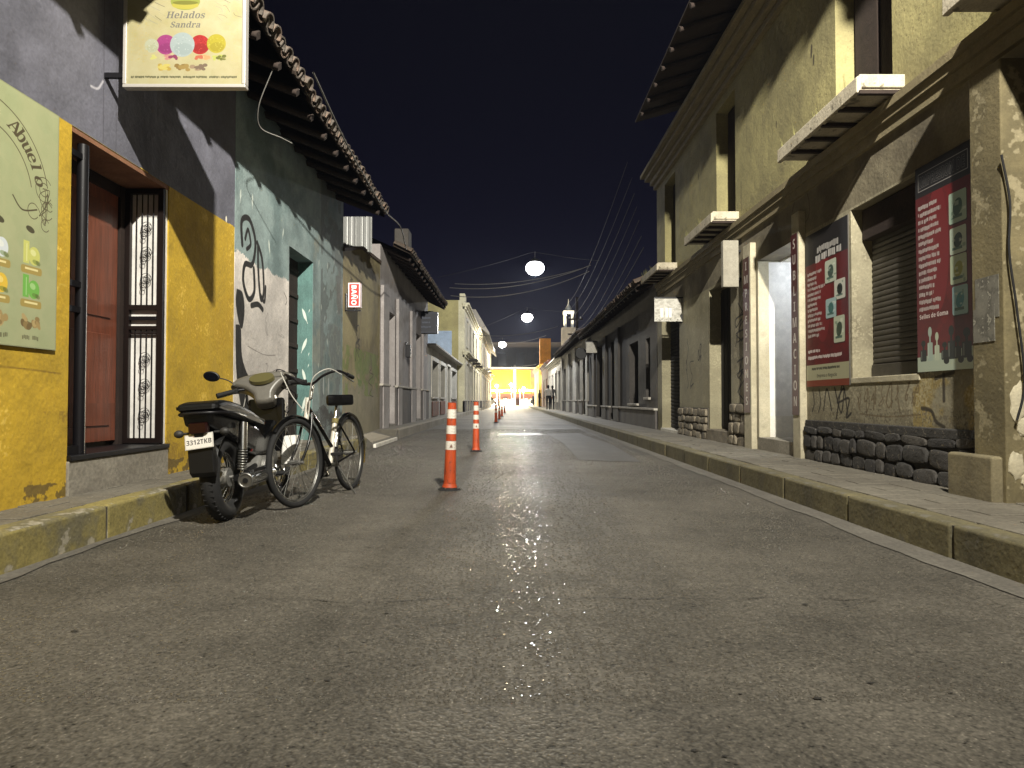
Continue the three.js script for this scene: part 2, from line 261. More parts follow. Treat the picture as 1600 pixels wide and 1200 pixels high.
// kerbs, stone by stone while they can be told apart
function kerb(xa, xb, top, D0, D1, len, mat, mat2) {
  const k = structure('kerb', dbox(xa + Math.sign(xb - xa) * 0.012, xb, -0.05, top - 0.012, D0, D1), mat2);
  for (let D = D0; D < Math.min(D1, 42); D += len) { const b = Math.min(D + len, D1) - 0.012, j = rr(-0.004, 0.004); part('kerb_stone', dbox(xa + j, xb, -0.04, top + rr(-0.003, 0.003), D, b, 0.022), mat, k); }
  if (D1 > 42) part('kerb_stone', dbox(xa, xb, -0.04, top, 42, D1, 0.02), mat, k);
}
kerb(LK, LK - 0.17, LS, -3, 11.6, 1.02, M.kerbYellow, M.joint);
kerb(LK, LK - 0.17, LS, 14.9, 88, 1.02, M.concrete, M.joint);
kerb(RK, RK + 0.16, RS, -3, 88, 1.1, M.kerbOld, M.joint);
function pavement(x0, x1, top, D0, Dt, D1, nx, len) {
  const w = (x1 - x0) / nx, s = structure('pavement', dbox(x0, x1, -0.05, top - 0.012, D0, Dt), M.joint), out = Math.min(Math.abs(x0), Math.abs(x1));
  for (let D = 2.6; D < Dt; D += len) for (let i = 0; i < nx; i++) part('paving_tile', dbox(x0 + i * w + 0.004, x0 + (i + 1) * w - 0.004, top - 0.03, top + rr(-0.004, 0.003), D + 0.004, D + len - 0.004, 0.004), M.paving, s);
  part('paving_bed', dbox(x0, x1, top - 0.03, top - 0.002, D0, 2.6), M.paving, s);
  if (D1 > Dt) structure('pavement', dbox(x0, x1, -0.05, top - 0.001, Dt, D1), M.paving);
}
pavement(RK + 0.16, RW + 0.1, RS, -3, 13.8, 88, 4, 0.21);
pavement(LW - 0.1, LK - 0.17, LS, -3, 11.6, 11.6, 3, 0.21);
structure('pavement', dbox(LW - 0.1, LK - 0.17, -0.05, LS - 0.001, 14.9, 88), M.paving);
{ // dropped kerb with a ribbed ramp
  const g = new THREE.BufferGeometry(), a = -LW * -1, pts = [[LW - 0.1, 0.199, -11.6], [LK, 0.06, -12.1], [LK, 0.06, -14.4], [LW - 0.1, 0.199, -14.9], [LK - 0.02, 0.199, -11.6], [LK - 0.02, 0.199, -14.9], [LK, 0, -11.6], [LK, 0, -14.9], [LK, 0, -12.1], [LK, 0, -14.4]];
  const f = [[0, 4, 1], [0, 1, 2], [0, 2, 3], [3, 2, 5], [4, 6, 1], [1, 6, 8], [1, 8, 2], [2, 8, 9], [2, 9, 7], [2, 7, 5]]; g.setAttribute('position', new THREE.Float32BufferAttribute(f.flat().flatMap((i) => pts[i]), 3)); g.computeVertexNormals();
  const r = structure('pavement_ramp', metric(g), M.paving);
  for (let i = 0; i < 9; i++) { const D = 12.4 + i * 0.22, x0 = LW + 0.05, x1 = LK - 0.06, y = (x) => 0.199 - 0.139 * (x - (LW - 0.1)) / (LK - LW + 0.1); part('rib', rod([x0, y(x0) + 0.002, -D], [x1, y(x1) + 0.004, -D], 0.014, 0.014, 5), M.concrete, r); }
  part('kerb_edge', dbox(LK - 0.005, LK + 0.05, -0.02, 0.065, 12.1, 14.4, 0.015), M.white, r);
}

// ---------------------------------------------------------------- roofs of clay barrel tiles
function tileGeo(r, len, up) { // half-round clay tile lying along z, its lower end closed with mortar
  const n = 8, th = 0.014, s = new THREE.Shape(); for (let i = 0; i <= n; i++) { const a = Math.PI * i / n; s[i ? 'lineTo' : 'moveTo'](Math.cos(a) * r, Math.sin(a) * r * up); } for (let i = n; i >= 0; i--) { const a = Math.PI * i / n; s.lineTo(Math.cos(a) * (r - th), Math.sin(a) * (r - th) * up); } s.closePath();
  return metric(new THREE.ExtrudeGeometry(s, { depth: len, bevelEnabled: false }));
}
const coverTile = tileGeo(0.095, 0.44, 1), panTile = tileGeo(0.1, 0.44, -1), plugGeo = metric(new THREE.CylinderGeometry(0.078, 0.078, 0.03, 10, 1, false, 0, Math.PI).rotateZ(Math.PI / 2).rotateY(-Math.PI / 2).translate(0, 0.002, 0.05));
function tiledEave(b, side, xe, ye, xw, D0, D1, pitch, rows) { // eave edge at xe, rising towards the wall and beyond it
  const dir = Math.sign(xw - xe), run = Math.abs(xw - xe) + 1.6, ang = pitch * Math.PI / 180, tilt = Math.tan(ang);
  const sheet = (y0, y1, a, d) => { const g = new THREE.Shape([[0, y0], [run, y0 + run * tilt], [run, y1 + run * tilt], [0, y1]].map((p) => new THREE.Vector2(...p))); return metric(new THREE.ExtrudeGeometry(g, { depth: d - a, bevelEnabled: false }).scale(dir, 1, 1).translate(xe + dir * 0.05, ye, -d)); };
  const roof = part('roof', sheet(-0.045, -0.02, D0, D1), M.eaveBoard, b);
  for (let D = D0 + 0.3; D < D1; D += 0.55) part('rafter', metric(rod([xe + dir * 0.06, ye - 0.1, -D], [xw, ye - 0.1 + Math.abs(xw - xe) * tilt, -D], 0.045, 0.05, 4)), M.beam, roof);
  const n = Math.round((D1 - D0) / 0.2);
  for (let r = 0; r < rows; r++) for (let i = 0; i < n; i++) {
    const D = D0 + (i + 0.5) * (D1 - D0) / n;
    for (const cover of [1, 0]) {
      const m = part('roof_tile', cover ? coverTile : panTile, M.clay[(i * 7 + r * 3 + cover) % 3], roof), off = r * 0.36 + rr(-0.02, 0.02);
      m.rotation.set(0, dir > 0 ? Math.PI / 2 : -Math.PI / 2, 0, 'YXZ'); m.rotation.x = -ang - 0.02 + rr(-0.015, 0.015); m.rotation.z = rr(-0.03, 0.03);
      m.position.set(xe + dir * off * Math.cos(ang), ye + (cover ? 0.035 : 0.09) + off * Math.sin(ang) + rr(-0.006, 0.006), -(D + (cover ? 0 : (D1 - D0) / n / 2)));
      if (cover && r === 0) { const pl = part('mortar', plugGeo, M.concrete, roof); pl.rotation.copy(m.rotation); pl.position.copy(m.position); }
    }
  }
  return roof;
}

// ---------------------------------------------------------------- left side: yellow and grey corner shop
{
  const b = thing('yellow_shop', 'yellow and grey painted shop with an open grille doorway and clay tile eave', 'building');
  const D0 = 0.6, D1 = 7.21, Y0 = 0, Y1 = 4.35, door = [4.52, 5.82, 0.2, 2.63];
  const yel = [188, 155, 44], grey = [102, 102, 113], con = [150, 143, 130];
  const mat = facadeMat(-1, D0, D1, Y0, Y1, 150, (D, Y, n1, n2, f) => {
    const edge = 2.63 + 0.012 * (n2 - 0.5);
    let c = Y > edge ? mix(grey, [86, 86, 96], sst(0.45, 0.8, n1)) : mix(yel, [176, 142, 38], sst(0.5, 0.85, 0.5 * n1 + 0.5 * n2));
    if (Y <= edge) { const chip = sst(0.70, 0.73, n2 * 0.6 + f * 0.4); c = mix(c, [206, 176, 78], chip * 0.8); const damp = sst(0.55, 0.62, n1 * 0.5 + f * 0.25 + n2 * 0.25) * (Y < 0.75 ? 1 : 0); c = mix(c, [122, 96, 40], damp * 0.55); if (Y < 0.25 + 0.1 * n1 && n2 > 0.55) c = mix(c, [84, 70, 42], 0.7); }
    return c;
  }, (x, X, Yp, k) => {
    for (let i = 0; i < 26; i++) { const D = rr(1, 7), Y = rr(0.3, 2.4); curve(x, [[X(D), Yp(Y)], [X(D + rr(-0.05, 0.05)), Yp(Y + rr(0.03, 0.1))], [X(D + rr(-0.1, 0.1)), Yp(Y + rr(0.05, 0.18))]], rr(0.6, 1.6), rnd() < 0.5 ? 'rgba(120,94,30,.45)' : 'rgba(212,188,104,.4)'); }
    curve(x, [[X(3.3), Yp(0.98)], [X(3.9), Yp(1.01)], [X(4.45), Yp(0.99)]], 1.2, 'rgba(96,74,24,.6)');
    stroke(x, [[X(4.86), Yp(4.3)], [X(4.87), Yp(2.64)]], 1, 'rgba(60,58,64,.7)'); stroke(x, [[X(5.02), Yp(4.3)], [X(5.03), Yp(2.64)]], 1, 'rgba(60,58,64,.5)');
    curve(x, [[X(4.72), Yp(2.98)], [X(4.8), Yp(3.0)], [X(4.86), Yp(3.08)]], 2.5, 'rgba(200,198,204,.8)');
    x.fillStyle = '#e8e2cf'; x.beginPath(); x.ellipse(X(7.0), Yp(2.66), 3, 5, 0, 0, 7); x.fill();
  });
  part('wall', faceUV(wallGeo(-1, LW, [[D0, Y0], [D1, Y0], [D1, Y1], [D0, Y1]], [door], 0.34), D0, D1, Y0, Y1, -1), mat, b);
  // doorway lining: pale far jamb, brown soffit, concrete step, dark room behind
  part('jamb', dbox(LW - 0.335, LW - 0.012, 0.46, 2.6, 5.785, 5.822), M.jambWhite, b, 'pale plastered door jamb');
  part('soffit', dbox(LW - 0.335, LW - 0.004, 2.595, 2.64, 4.522, 5.818), surf(0x8a6247, { stain: 0x6d4a36, size: 0.8 }), b);
  part('step', dbox(LW - 0.4, LW + 0.018, 0.17, 0.425, 4.512, 5.828, 0.01), M.concrete, b);
  part('threshold', dbox(LW - 0.36, LW + 0.03, 0.425, 0.462, 4.515, 5.825, 0.006), M.iron, b);
  part('inner_wall', dbox(LW - 0.5, LW - 0.44, 0.2, 2.7, 4.3, 6.0), M.concrete, b);
  for (const [a, c, m, pan] of [[4.53, 4.95, M.woodPale, 1], [4.96, 5.68, M.wood, 1]]) {
    const leaf = part('door', dbox(LW - 0.39, LW - 0.35, 0.5, 2.5, a, c), m, b);
    for (const [y0, y1] of [[0.62, 1.35], [1.48, 2.4]]) part('door_panel', dbox(LW - 0.352, LW - 0.338, y0, y1, a + 0.1, c - 0.1, 0.012), m, leaf);
  }
  part('door_frame', [dbox(LW - 0.4, LW - 0.33, 0.46, 2.6, 5.69, 5.784), dbox(LW - 0.4, LW - 0.34, 2.5, 2.595, 4.53, 5.69)], M.darkWood, b);
  const g1 = part('gate', rod([LW - 0.03, 0.465, -4.69], [LW - 0.03, 2.56, -4.69], 0.036, 0.036, 16), M.iron, b);
  for (const [y0, y1, e] of [[0.462, 0.52, 4.74], [1.41, 1.45, 4.66], [1.58, 1.62, 4.66], [2.45, 2.49, 4.66]]) part('gate_rail', dbox(LW - 0.05, LW - 0.012, y0, y1, 4.525, e), M.iron, g1);
  const z = 5.762, xa = LW - 0.008, xb = LW - 0.325, bars = [];
  const g2 = part('gate', [dbox(xb, xb + 0.04, 0.47, 2.585, z - 0.02, z + 0.02), dbox(xa - 0.045, xa, 0.47, 2.585, z - 0.02, z + 0.02), dbox(xb + 0.04, xa - 0.045, 0.47, 0.51, z - 0.019, z + 0.019), dbox(xb + 0.04, xa - 0.045, 2.545, 2.585, z - 0.019, z + 0.019), dbox(xb + 0.04, xa - 0.045, 1.575, 1.615, z - 0.019, z + 0.019), dbox(xb + 0.04, xa - 0.045, 1.41, 1.44, z - 0.019, z + 0.019), dbox(xb + 0.04, xa - 0.045, 1.37, 1.382, z - 0.01, z + 0.01)], M.ironBrown, b);
  for (let i = 1; i <= 4; i++) { const x = xb + 0.04 + (xa - xb - 0.085) * i / 5; for (const [p, q] of [[0.5, 1.42], [1.6, 2.56]]) part('gate_bar', rod([x, p, -z], [x, q, -z], 0.0055), M.iron, g2); }
  part('gate_box', dbox(xb + 0.04, xa - 0.045, 1.49, 1.52, z - 0.015, z + 0.015), M.iron, g2);
  for (const y of [0.71, 0.95, 1.17, 1.83, 2.05, 2.26]) {
    const cx = (xa + xb) / 2 + 0.01, rg = []; for (const [dx, dy, r] of [[0.018, 0, 0.032], [0.018, 0, 0.019], [-0.012, -0.01, 0.03], [-0.02, -0.075, 0.022], [0.005, 0.005, 0.044]]) rg.push(new THREE.TorusGeometry(r, 0.0024, 5, 18).translate(cx + dx, y + dy, -z + 0.012));
    part('rosette', rg, M.iron, g2);
  }
  tiledEave(b, -1, -2.09, 4.035, LW, D0, 7.2, 20, 2);
}
function flatPanel(w, h, t, tex, rough = 0.5) { // a printed board: face with the print, edges plain; looks towards +z, base at its lower middle
  const g = new THREE.BoxGeometry(w, h, t).translate(0, h / 2, 0); return [g, [0, 1, 2, 3, 4, 5].map((i) => i === 4 ? new THREE.MeshStandardMaterial({ map: tex, roughness: rough }) : plain(0x6a665e, 0.6))];
}
function printed(name, w, h, t, tex, label, category, pos, turn, rough, group) {
  const root = thing(name, label, category, group); root.position.set(...pos); root.rotation.y = turn; rebaseList.pop();
  part('board', box(-w / 2, w / 2, 0, h, -t, -0.003), plain(0x55524c, 0.7), root);
  part('print', new THREE.PlaneGeometry(w, h).translate(0, h / 2, 0), new THREE.MeshStandardMaterial({ map: tex, roughness: rough ?? 0.5 }), root);
  return root;
}
{ // menu poster on the yellow wall
  const tex = canvasTex(768, 960, (x, w, h) => {
    x.fillStyle = '#a3a77f'; x.fillRect(0, 0, w, h);
    for (let i = 0; i < 500; i++) { x.fillStyle = rnd() < 0.5 ? 'rgba(176,176,140,.08)' : 'rgba(140,150,112,.08)'; x.beginPath(); x.arc(rr(0, w), rr(0, h), rr(8, 50), 0, 7); x.fill(); }
    const ink = '#4f4630';
    x.strokeStyle = ink; x.lineWidth = 4; for (const r of [330, 235]) { x.beginPath(); x.arc(384, 400, r, Math.PI * 1.1, Math.PI * 1.92); x.stroke(); }
    x.save(); x.translate(384, 400); x.font = 'italic bold 78px serif'; x.fillStyle = ink; const word = 'Abuelo'; for (let i = 0; i < word.length; i++) { x.save(); x.rotate(0.42 + i * 0.155); x.fillText(word[i], -18, -262); x.restore(); } x.restore();
    for (const s of [-1, 1]) { const cx = 384 + s * 300; for (const [dx, dy, r] of [[0, 330, 48], [0, 330, 26], [s * 20, 410, 34], [s * 34, 390, 18], [-s * 60, 430, 30], [s * 10, 470, 24]]) { x.beginPath(); x.arc(cx + dx, dy, r, 0.6, 5.6); x.stroke(); } curve(x, [[cx - s * 40, 420], [cx - s * 120, 440], [cx - s * 170, 400]], 6, ink); scribble(x, cx, 400, 70, 160, 16, 3, ink); }
    for (const px of [150, 300, 450, 610]) { x.fillStyle = '#4a4630'; x.beginPath(); x.ellipse(px, 505, 24, 12, 0.2, 0, 7); x.fill(); }
    const cups = ['#c9cd84', '#d7d8cc', '#cfd6da', '#c5c66c', '#8fb35a', '#d9c74a', '#dcb83c', '#6fae4a'];
    for (let r = 0; r < 2; r++) for (let c = 0; c < 4; c++) {
      const cx = 110 + c * 170, cy = 610 + r * 130; x.fillStyle = cups[r * 4 + c]; x.fillRect(cx - 46, cy - 58, 32, 86); x.beginPath(); x.ellipse(cx + 14, cy - 6, 32, 36, 0, 0, 7); x.fill(); x.fillStyle = 'rgba(250,250,225,.35)'; x.beginPath(); x.ellipse(cx + 8, cy - 18, 16, 12, 0.3, 0, 7); x.fill(); x.fillStyle = 'rgba(90,110,40,.45)'; x.beginPath(); x.ellipse(cx + 22, cy + 16, 18, 9, 0.2, 0, 7); x.fill(); x.fillStyle = 'rgba(80,90,40,.5)'; x.beginPath(); x.ellipse(cx + 36, cy + 18, 14, 9, 0.4, 0, 7); x.fill(); x.fillStyle = 'rgba(255,255,240,.35)'; x.fillRect(cx - 30, cy - 48, 5, 68);
      x.fillStyle = '#a38f4b'; x.beginPath(); x.roundRect(cx - 58, cy + 36, 116, 30, 10); x.fill(); x.fillStyle = '#e0d49a'; x.fillRect(cx - 36, cy + 43, 72, 8);
    }
    for (let c = 0; c < 4; c++) { const cx = 110 + c * 170, cy = 862; for (let i = 0; i < 14; i++) { x.fillStyle = ['#8c7648', '#a18a58', '#6f5c36', '#b09a68'][i % 4]; x.beginPath(); x.ellipse(cx + rr(-44, 44), cy + rr(-16, 16), rr(12, 22), rr(9, 15), rr(0, 3), 0, 7); x.fill(); } wordLine(x, cx - 46, 912, 40, 18, 'rgba(90,88,60,.7)'); wordLine(x, cx + 10, 912, 40, 18, 'rgba(90,88,60,.7)'); }
    stroke(x, [[2, 2], [w - 2, 2], [w - 2, h - 2], [2, h - 2], [2, 2]], 4, '#8d906c');
  });
  printed('menu_poster', 1.2, 1.49, 0.012, tex, 'pale green menu poster of drinks and nuts on the yellow wall', 'poster', [LW + 0.018, 1.135, -3.765], Math.PI / 2, 0.6);
}
{ // hanging sign of the ice cream shop
  const t = thing('hanging_sign', 'cream box sign with ice cream scoops hung below the tiled eave', 'sign'); rebaseList.pop();
  const D = 4.85, xi = -2.735, xo = -1.869, w = xo - xi, h = 0.84; t.position.set((xi + xo) / 2, 3.03, -D);
  const tex = canvasTex(1024, 1000, (x, W, H) => {
    x.fillStyle = '#bfb88e'; x.fillRect(0, 0, W, H);
    for (let i = 0; i < 900; i++) { x.fillStyle = ['rgba(202,196,162,.10)', 'rgba(178,164,110,.10)', 'rgba(192,184,142,.12)'][i % 3]; x.beginPath(); x.arc(rr(0, W), rr(0, H), rr(20, 90), 0, 7); x.fill(); }
    const oval = (cx, cy, a, b, c) => { x.fillStyle = c; x.beginPath(); x.ellipse(cx, cy, a, b, 0, 0, 7); x.fill(); };
    for (const s of [-1, 1]) for (let i = 0; i < 14; i++) { const cx = 512 + s * rr(230, 430), cy = rr(150, 420); curve(x, [[cx, cy], [cx + rr(10, 50), cy + rr(5, 30)], [cx + rr(40, 90), cy + rr(30, 60)]], rr(2, 5), i % 3 ? 'rgba(150,150,140,.6)' : 'rgba(70,66,56,.7)'); }
    x.save(); oval(512, 250, 130, 78, '#9aa04a'); oval(512, 285, 118, 34, '#b9b04e'); oval(512, 262, 112, 18, '#7f7f36'); x.restore();
    x.textAlign = 'center'; x.fillStyle = '#77746e'; x.font = 'italic bold 84px serif'; x.fillText('Helados', 512, 402); x.font = 'italic bold 74px serif'; x.fillText('Sandra', 512, 486);
    const scoop = (cx, cy, r, c, d, e) => { oval(cx, cy, r, r * 1.02, c); oval(cx + r * 0.08, cy + r * 0.35, r * 0.75, r * 0.5, d); for (let i = 0; i < 40; i++) { const a = rr(0, 6.3), q = r * Math.sqrt(rnd()) * 0.9; oval(cx + q * Math.cos(a), cy + q * Math.sin(a), rr(3, 9), rr(2, 6), i % 2 ? e : d); } };
    scoop(345, 640, 88, '#a2407e', '#923872', '#b05a92'); scoop(645, 640, 86, '#b02c2c', '#9c2626', '#c2423e'); scoop(790, 630, 84, '#b5a834', '#a6982e', '#c2b950'); scoop(490, 640, 108, '#a9b6b6', '#9fadad', '#bac4c4'); scoop(220, 650, 62, '#b9bca2', '#b0b496', '#c2c4ae');
    for (const [cx, c] of [[250, '#cbc97a'], [360, '#c78a86'], [410, '#8e3d62'], [640, '#c06a50'], [700, '#dca070'], [800, '#b7bd62'], [835, '#6f7034']]) for (let i = 0; i < 7; i++) oval(cx + rr(-30, 30), 752 + rr(-16, 18), rr(10, 24), rr(7, 14), c);
    for (const [cx, c] of [[330, '#b9a04c'], [340, '#cfc06a'], [480, '#8e7440'], [500, '#a2894e'], [610, '#a08a70'], [650, '#7d6a58']]) for (let i = 0; i < 9; i++) oval(cx + rr(-46, 46), 845 + rr(-22, 22), rr(10, 30), rr(8, 16), c);
    for (let i = 0; i < 120; i++) oval(rr(40, 190), rr(420, 800), rr(2, 8), rr(2, 6), 'rgba(196,176,104,.5)'); for (let i = 0; i < 80; i++) oval(rr(860, 990), rr(300, 800), rr(2, 8), rr(2, 6), 'rgba(196,186,120,.5)');
    wordLine(x, 40, 920, 250, 22, 'rgba(84,84,58,.85)'); wordLine(x, 300, 920, 180, 22, 'rgba(84,84,58,.85)'); wordLine(x, 500, 920, 210, 22, 'rgba(84,84,58,.85)'); wordLine(x, 730, 920, 250, 22, 'rgba(84,84,58,.85)');
  });
  part('face', new THREE.PlaneGeometry(w - 0.045, h - 0.045).translate(0, h / 2, 0.0), new THREE.MeshStandardMaterial({ map: tex, color: 0xd2d2d2, roughness: 0.5 }), t);
  part('cabinet', box(-w / 2 + 0.01, w / 2 - 0.01, 0.01, h - 0.01, -0.045, -0.003), M.white, t);
  const fm = plain(0xb9b4ae, 0.45, 0.3); for (const [a, b, c, d] of [[-w / 2, w / 2, 0, 0.025], [-w / 2, w / 2, h - 0.025, h], [-w / 2, -w / 2 + 0.025, 0.025, h - 0.025], [w / 2 - 0.025, w / 2, 0.025, h - 0.025]]) part('frame', box(a, b, c, d, -0.05, 0.01, 0.004), fm, t);
  for (const y of [h - 0.09, 0.08]) part('bracket', box(-w / 2 - 0.14, -w / 2 + 0.02, y, y + 0.035, -0.042, -0.012), M.iron, t);
}

// ---------------------------------------------------------------- teal house with graffiti
const leafMark = (x, cx, cy, s, a) => { x.save(); x.translate(cx, cy); x.rotate(a); x.fillStyle = 'rgba(206,214,204,.95)'; x.beginPath(); x.moveTo(0, -s); x.quadraticCurveTo(s * 0.55, -s * 0.2, 0, s); x.quadraticCurveTo(-s * 0.5, s * 0.1, 0, -s); x.fill(); stroke(x, [[0, s * 0.7], [0, s * 1.25]], Math.max(1, s * 0.1), 'rgba(206,214,204,.9)'); x.restore(); };
{
  const b = thing('teal_house', 'teal house with white painted leaves, black graffiti and clay tile eave', 'building');
  const D0 = 7.22, D1 = 11.9, Y0 = 0, Y1 = 4.35, door = [9.0, 10.1, 0.22, 2.84];
  const teal = [136, 152, 151], mat = facadeMat(-1, D0, D1, Y0, Y1, 190, (D, Y, n1, n2, f) => {
    let c = mix(teal, [106, 124, 124], sst(0.4, 0.8, n1)); const top = 2.38 + 0.1 * (n2 - 0.5) - (D - 7.2) * 0.01 + 0.06 * (f - 0.5);
    if (D < 9.0 && Y < top) c = mix([224, 216, 208], [186, 180, 174], sst(0.45, 0.7, n1 * 0.6 + n2 * 0.4));
    if (D > 10.1) { c = mix(c, [128, 134, 126], sst(0.5, 0.7, n1 * 0.5 + n2 * 0.5)); if (D > 10.5) c = mix(c, [96, 104, 104], sst(0.45, 0.6, n2) * 0.8); }
    if (Y < 0.55 + 0.25 * n2) c = mix(c, [52, 50, 48], sst(0.35, 0.6, f * 0.5 + n1 * 0.5) * 0.85);
    return c;
  }, (x, X, Yp, k) => {
    const ink = '#1b1918', P = (d, y) => [X(d), Yp(y)];
    curve(x, [P(7.42, 2.5), P(7.4, 2.75), P(7.62, 2.82), P(7.8, 2.62), P(7.72, 2.35), P(7.5, 2.3), P(7.46, 2.1), P(7.62, 1.94), P(7.78, 2.05), P(7.76, 2.3)], 12, ink); curve(x, [P(7.5, 2.58), P(7.58, 2.7), P(7.66, 2.56), P(7.55, 2.48)], 9, ink); curve(x, [P(7.86, 2.62), P(8.02, 2.45), P(8.08, 2.1), P(7.98, 2.0), P(7.9, 2.3), P(7.88, 2.6)], 11, ink); curve(x, [P(7.7, 1.88), P(7.9, 1.92), P(8.05, 1.88)], 12, ink); curve(x, [P(7.95, 2.06), P(8.1, 1.98), P(8.14, 2.16)], 9, ink);
    x.fillStyle = ink; const poly = (pts) => { x.beginPath(); new THREE.SplineCurve(pts.concat([pts[0]]).map(([d, y]) => new THREE.Vector2(X(d), Yp(y)))).getPoints(60).forEach((p, i) => i ? x.lineTo(p.x, p.y) : x.moveTo(p.x, p.y)); x.fill(); };
    poly([[7.28, 2.0], [7.44, 1.98], [7.5, 1.8], [7.44, 1.6], [7.34, 1.66], [7.26, 1.85]]); poly([[7.26, 1.62], [7.4, 1.6], [7.44, 1.3], [7.62, 1.1], [7.86, 1.02], [8.0, 0.98], [8.1, 0.78], [8.02, 0.62], [7.94, 0.84], [7.78, 0.9], [7.62, 0.94], [7.66, 0.76], [7.8, 0.4], [7.66, 0.34], [7.5, 0.62], [7.36, 0.9], [7.28, 1.2]]); poly([[8.0, 0.94], [8.18, 0.88], [8.14, 0.62], [8.04, 0.7]]); poly([[8.1, 0.66], [8.4, 0.6], [8.62, 0.48], [8.5, 0.36], [8.3, 0.5], [8.16, 0.4]]);
    stroke(x, [P(7.75, 0.35), P(7.95, 0.72)], 4, '#e2ded6'); stroke(x, [P(7.42, 0.6), P(7.6, 0.95)], 4, '#e2ded6');
    for (let i = 0; i < 10; i++) scribble(x, X(rr(8.1, 8.85)), Yp(rr(0.6, 1.75)), rr(14, 60), rr(20, 60), 5, rr(0.8, 2), 'rgba(70,66,64,.5)');
    curve(x, [P(7.6, 1.42), P(8.1, 1.36), P(8.5, 1.38)], 1.5, 'rgba(80,76,72,.7)'); curve(x, [P(8.35, 1.15), P(8.6, 1.2), P(8.75, 1.0), P(8.6, 0.9), P(8.8, 0.7)], 2, 'rgba(50,46,44,.7)'); curve(x, [P(8.8, 2.2), P(8.92, 2.12), P(8.86, 2.05)], 3, 'rgba(60,58,52,.6)');
    for (const [d, y, s, a] of [[7.36, 3.02, 13, 0.1], [7.7, 3.06, 15, 0], [8.25, 2.66, 17, -0.3], [8.75, 2.95, 13, 0.3], [10.4, 2.9, 11, 0.2], [10.9, 2.95, 12, 0.2], [10.55, 2.25, 10, -0.2], [10.75, 2.1, 9, 0.3], [10.9, 1.75, 12, -0.2], [11.3, 3.1, 10, 0.1], [11.1, 1.3, 10, 0.2], [10.4, 1.35, 9, 0], [10.7, 2.55, 8, 0.6], [11.5, 2.3, 8, 0.4]]) leafMark(x, X(d), Yp(y), s, a);
    for (let i = 0; i < 30; i++) { const d = rr(10.2, 11.8), y = rr(0.5, 2.0); stroke(x, [P(d, y), P(d + rr(-0.02, 0.02), y - rr(0.1, 0.4))], rr(1, 5), rnd() < 0.5 ? 'rgba(160,168,164,.4)' : 'rgba(54,56,58,.45)'); }
    for (const d of [10.7, 11.0]) { x.fillStyle = 'rgba(176,180,176,.8)'; x.beginPath(); x.ellipse(X(d), Yp(1.05), 8, 26, 0, 0, 7); x.fill(); }
  });
  part('wall', faceUV(wallGeo(-1, LW, [[D0, Y0], [D1, Y0], [D1, Y1], [D0, Y1]], [door], 0.3), D0, D1, Y0, Y1, -1), mat, b);
  const jt = canvasTex(128, 1024, (x, w, h) => { const im = x.createImageData(w, h); for (let i = 0; i < w * h; i++) { const f = smp(NF, (i % w) / 300, (i / w | 0) / 300), n = smp(NB, (i % w) / 600, (i / w | 0) / 600), m = 0.85 + 0.2 * f + 0.25 * (n - 0.3); im.data[i * 4] = 84 * m; im.data[i * 4 + 1] = 116 * m; im.data[i * 4 + 2] = 112 * m; im.data[i * 4 + 3] = 255; } x.putImageData(im, 0, 0); for (const [cx, cy, a] of [[60, 300, -0.5], [60, 470, 0.5], [60, 650, -0.4], [60, 810, 0.3]]) leafMark(x, cx, cy, 44, a); for (const [cx, cy] of [[100, 275], [98, 525], [96, 590], [70, 900]]) leafMark(x, cx, cy, 11, 0.4); });
  const jg = new THREE.PlaneGeometry(0.22, 2.6).translate(LW - 0.114, 1.53, -10.094); part('jamb', jg, new THREE.MeshStandardMaterial({ map: jt, roughness: 0.85, bumpMap: plasterBump, bumpScale: 0.01 }), b, 'teal door jamb with four painted white leaves');
  const leaf = part('door', dbox(LW - 0.27, LW - 0.225, 0.24, 2.84, 9.0, 10.1), M.darkWood, b);
  for (let y = 0.5; y < 2.7; y += 0.36) part('door_rail', dbox(LW - 0.228, LW - 0.205, y, y + 0.06, 9.02, 10.08, 0.006), M.beam, leaf);
  part('doorstep', dbox(LW - 0.25, LW + 0.04, 0.17, 0.25, 8.98, 10.12, 0.01), M.concrete, b);
  tiledEave(b, -1, -2.11, 4.02, LW, 7.24, 11.86, 20, 2);
}
single('eave_cable', tube([[-1.98, 4.12, -6.9], [-2.0, 3.98, -8.2], [-2.02, 3.93, -9.6], [-2.03, 3.9, -11.2], [-2.0, 3.98, -12.6], [-2.05, 3.8, -13.6]], 0.011, 60, 6), M.cablePale, 'pale cable sagging along the edge of the dark eave', 'cable');
single('loose_cable', tube([[-2.2, 3.95, -6.4], [-2.42, 3.62, -6.6], [-2.45, 3.5, -6.75], [-2.3, 3.46, -6.9], [-2.22, 3.44, -7.0]], 0.005, 30, 5), M.cablePale, 'short loose cable end dangling under the tiled eave', 'cable');

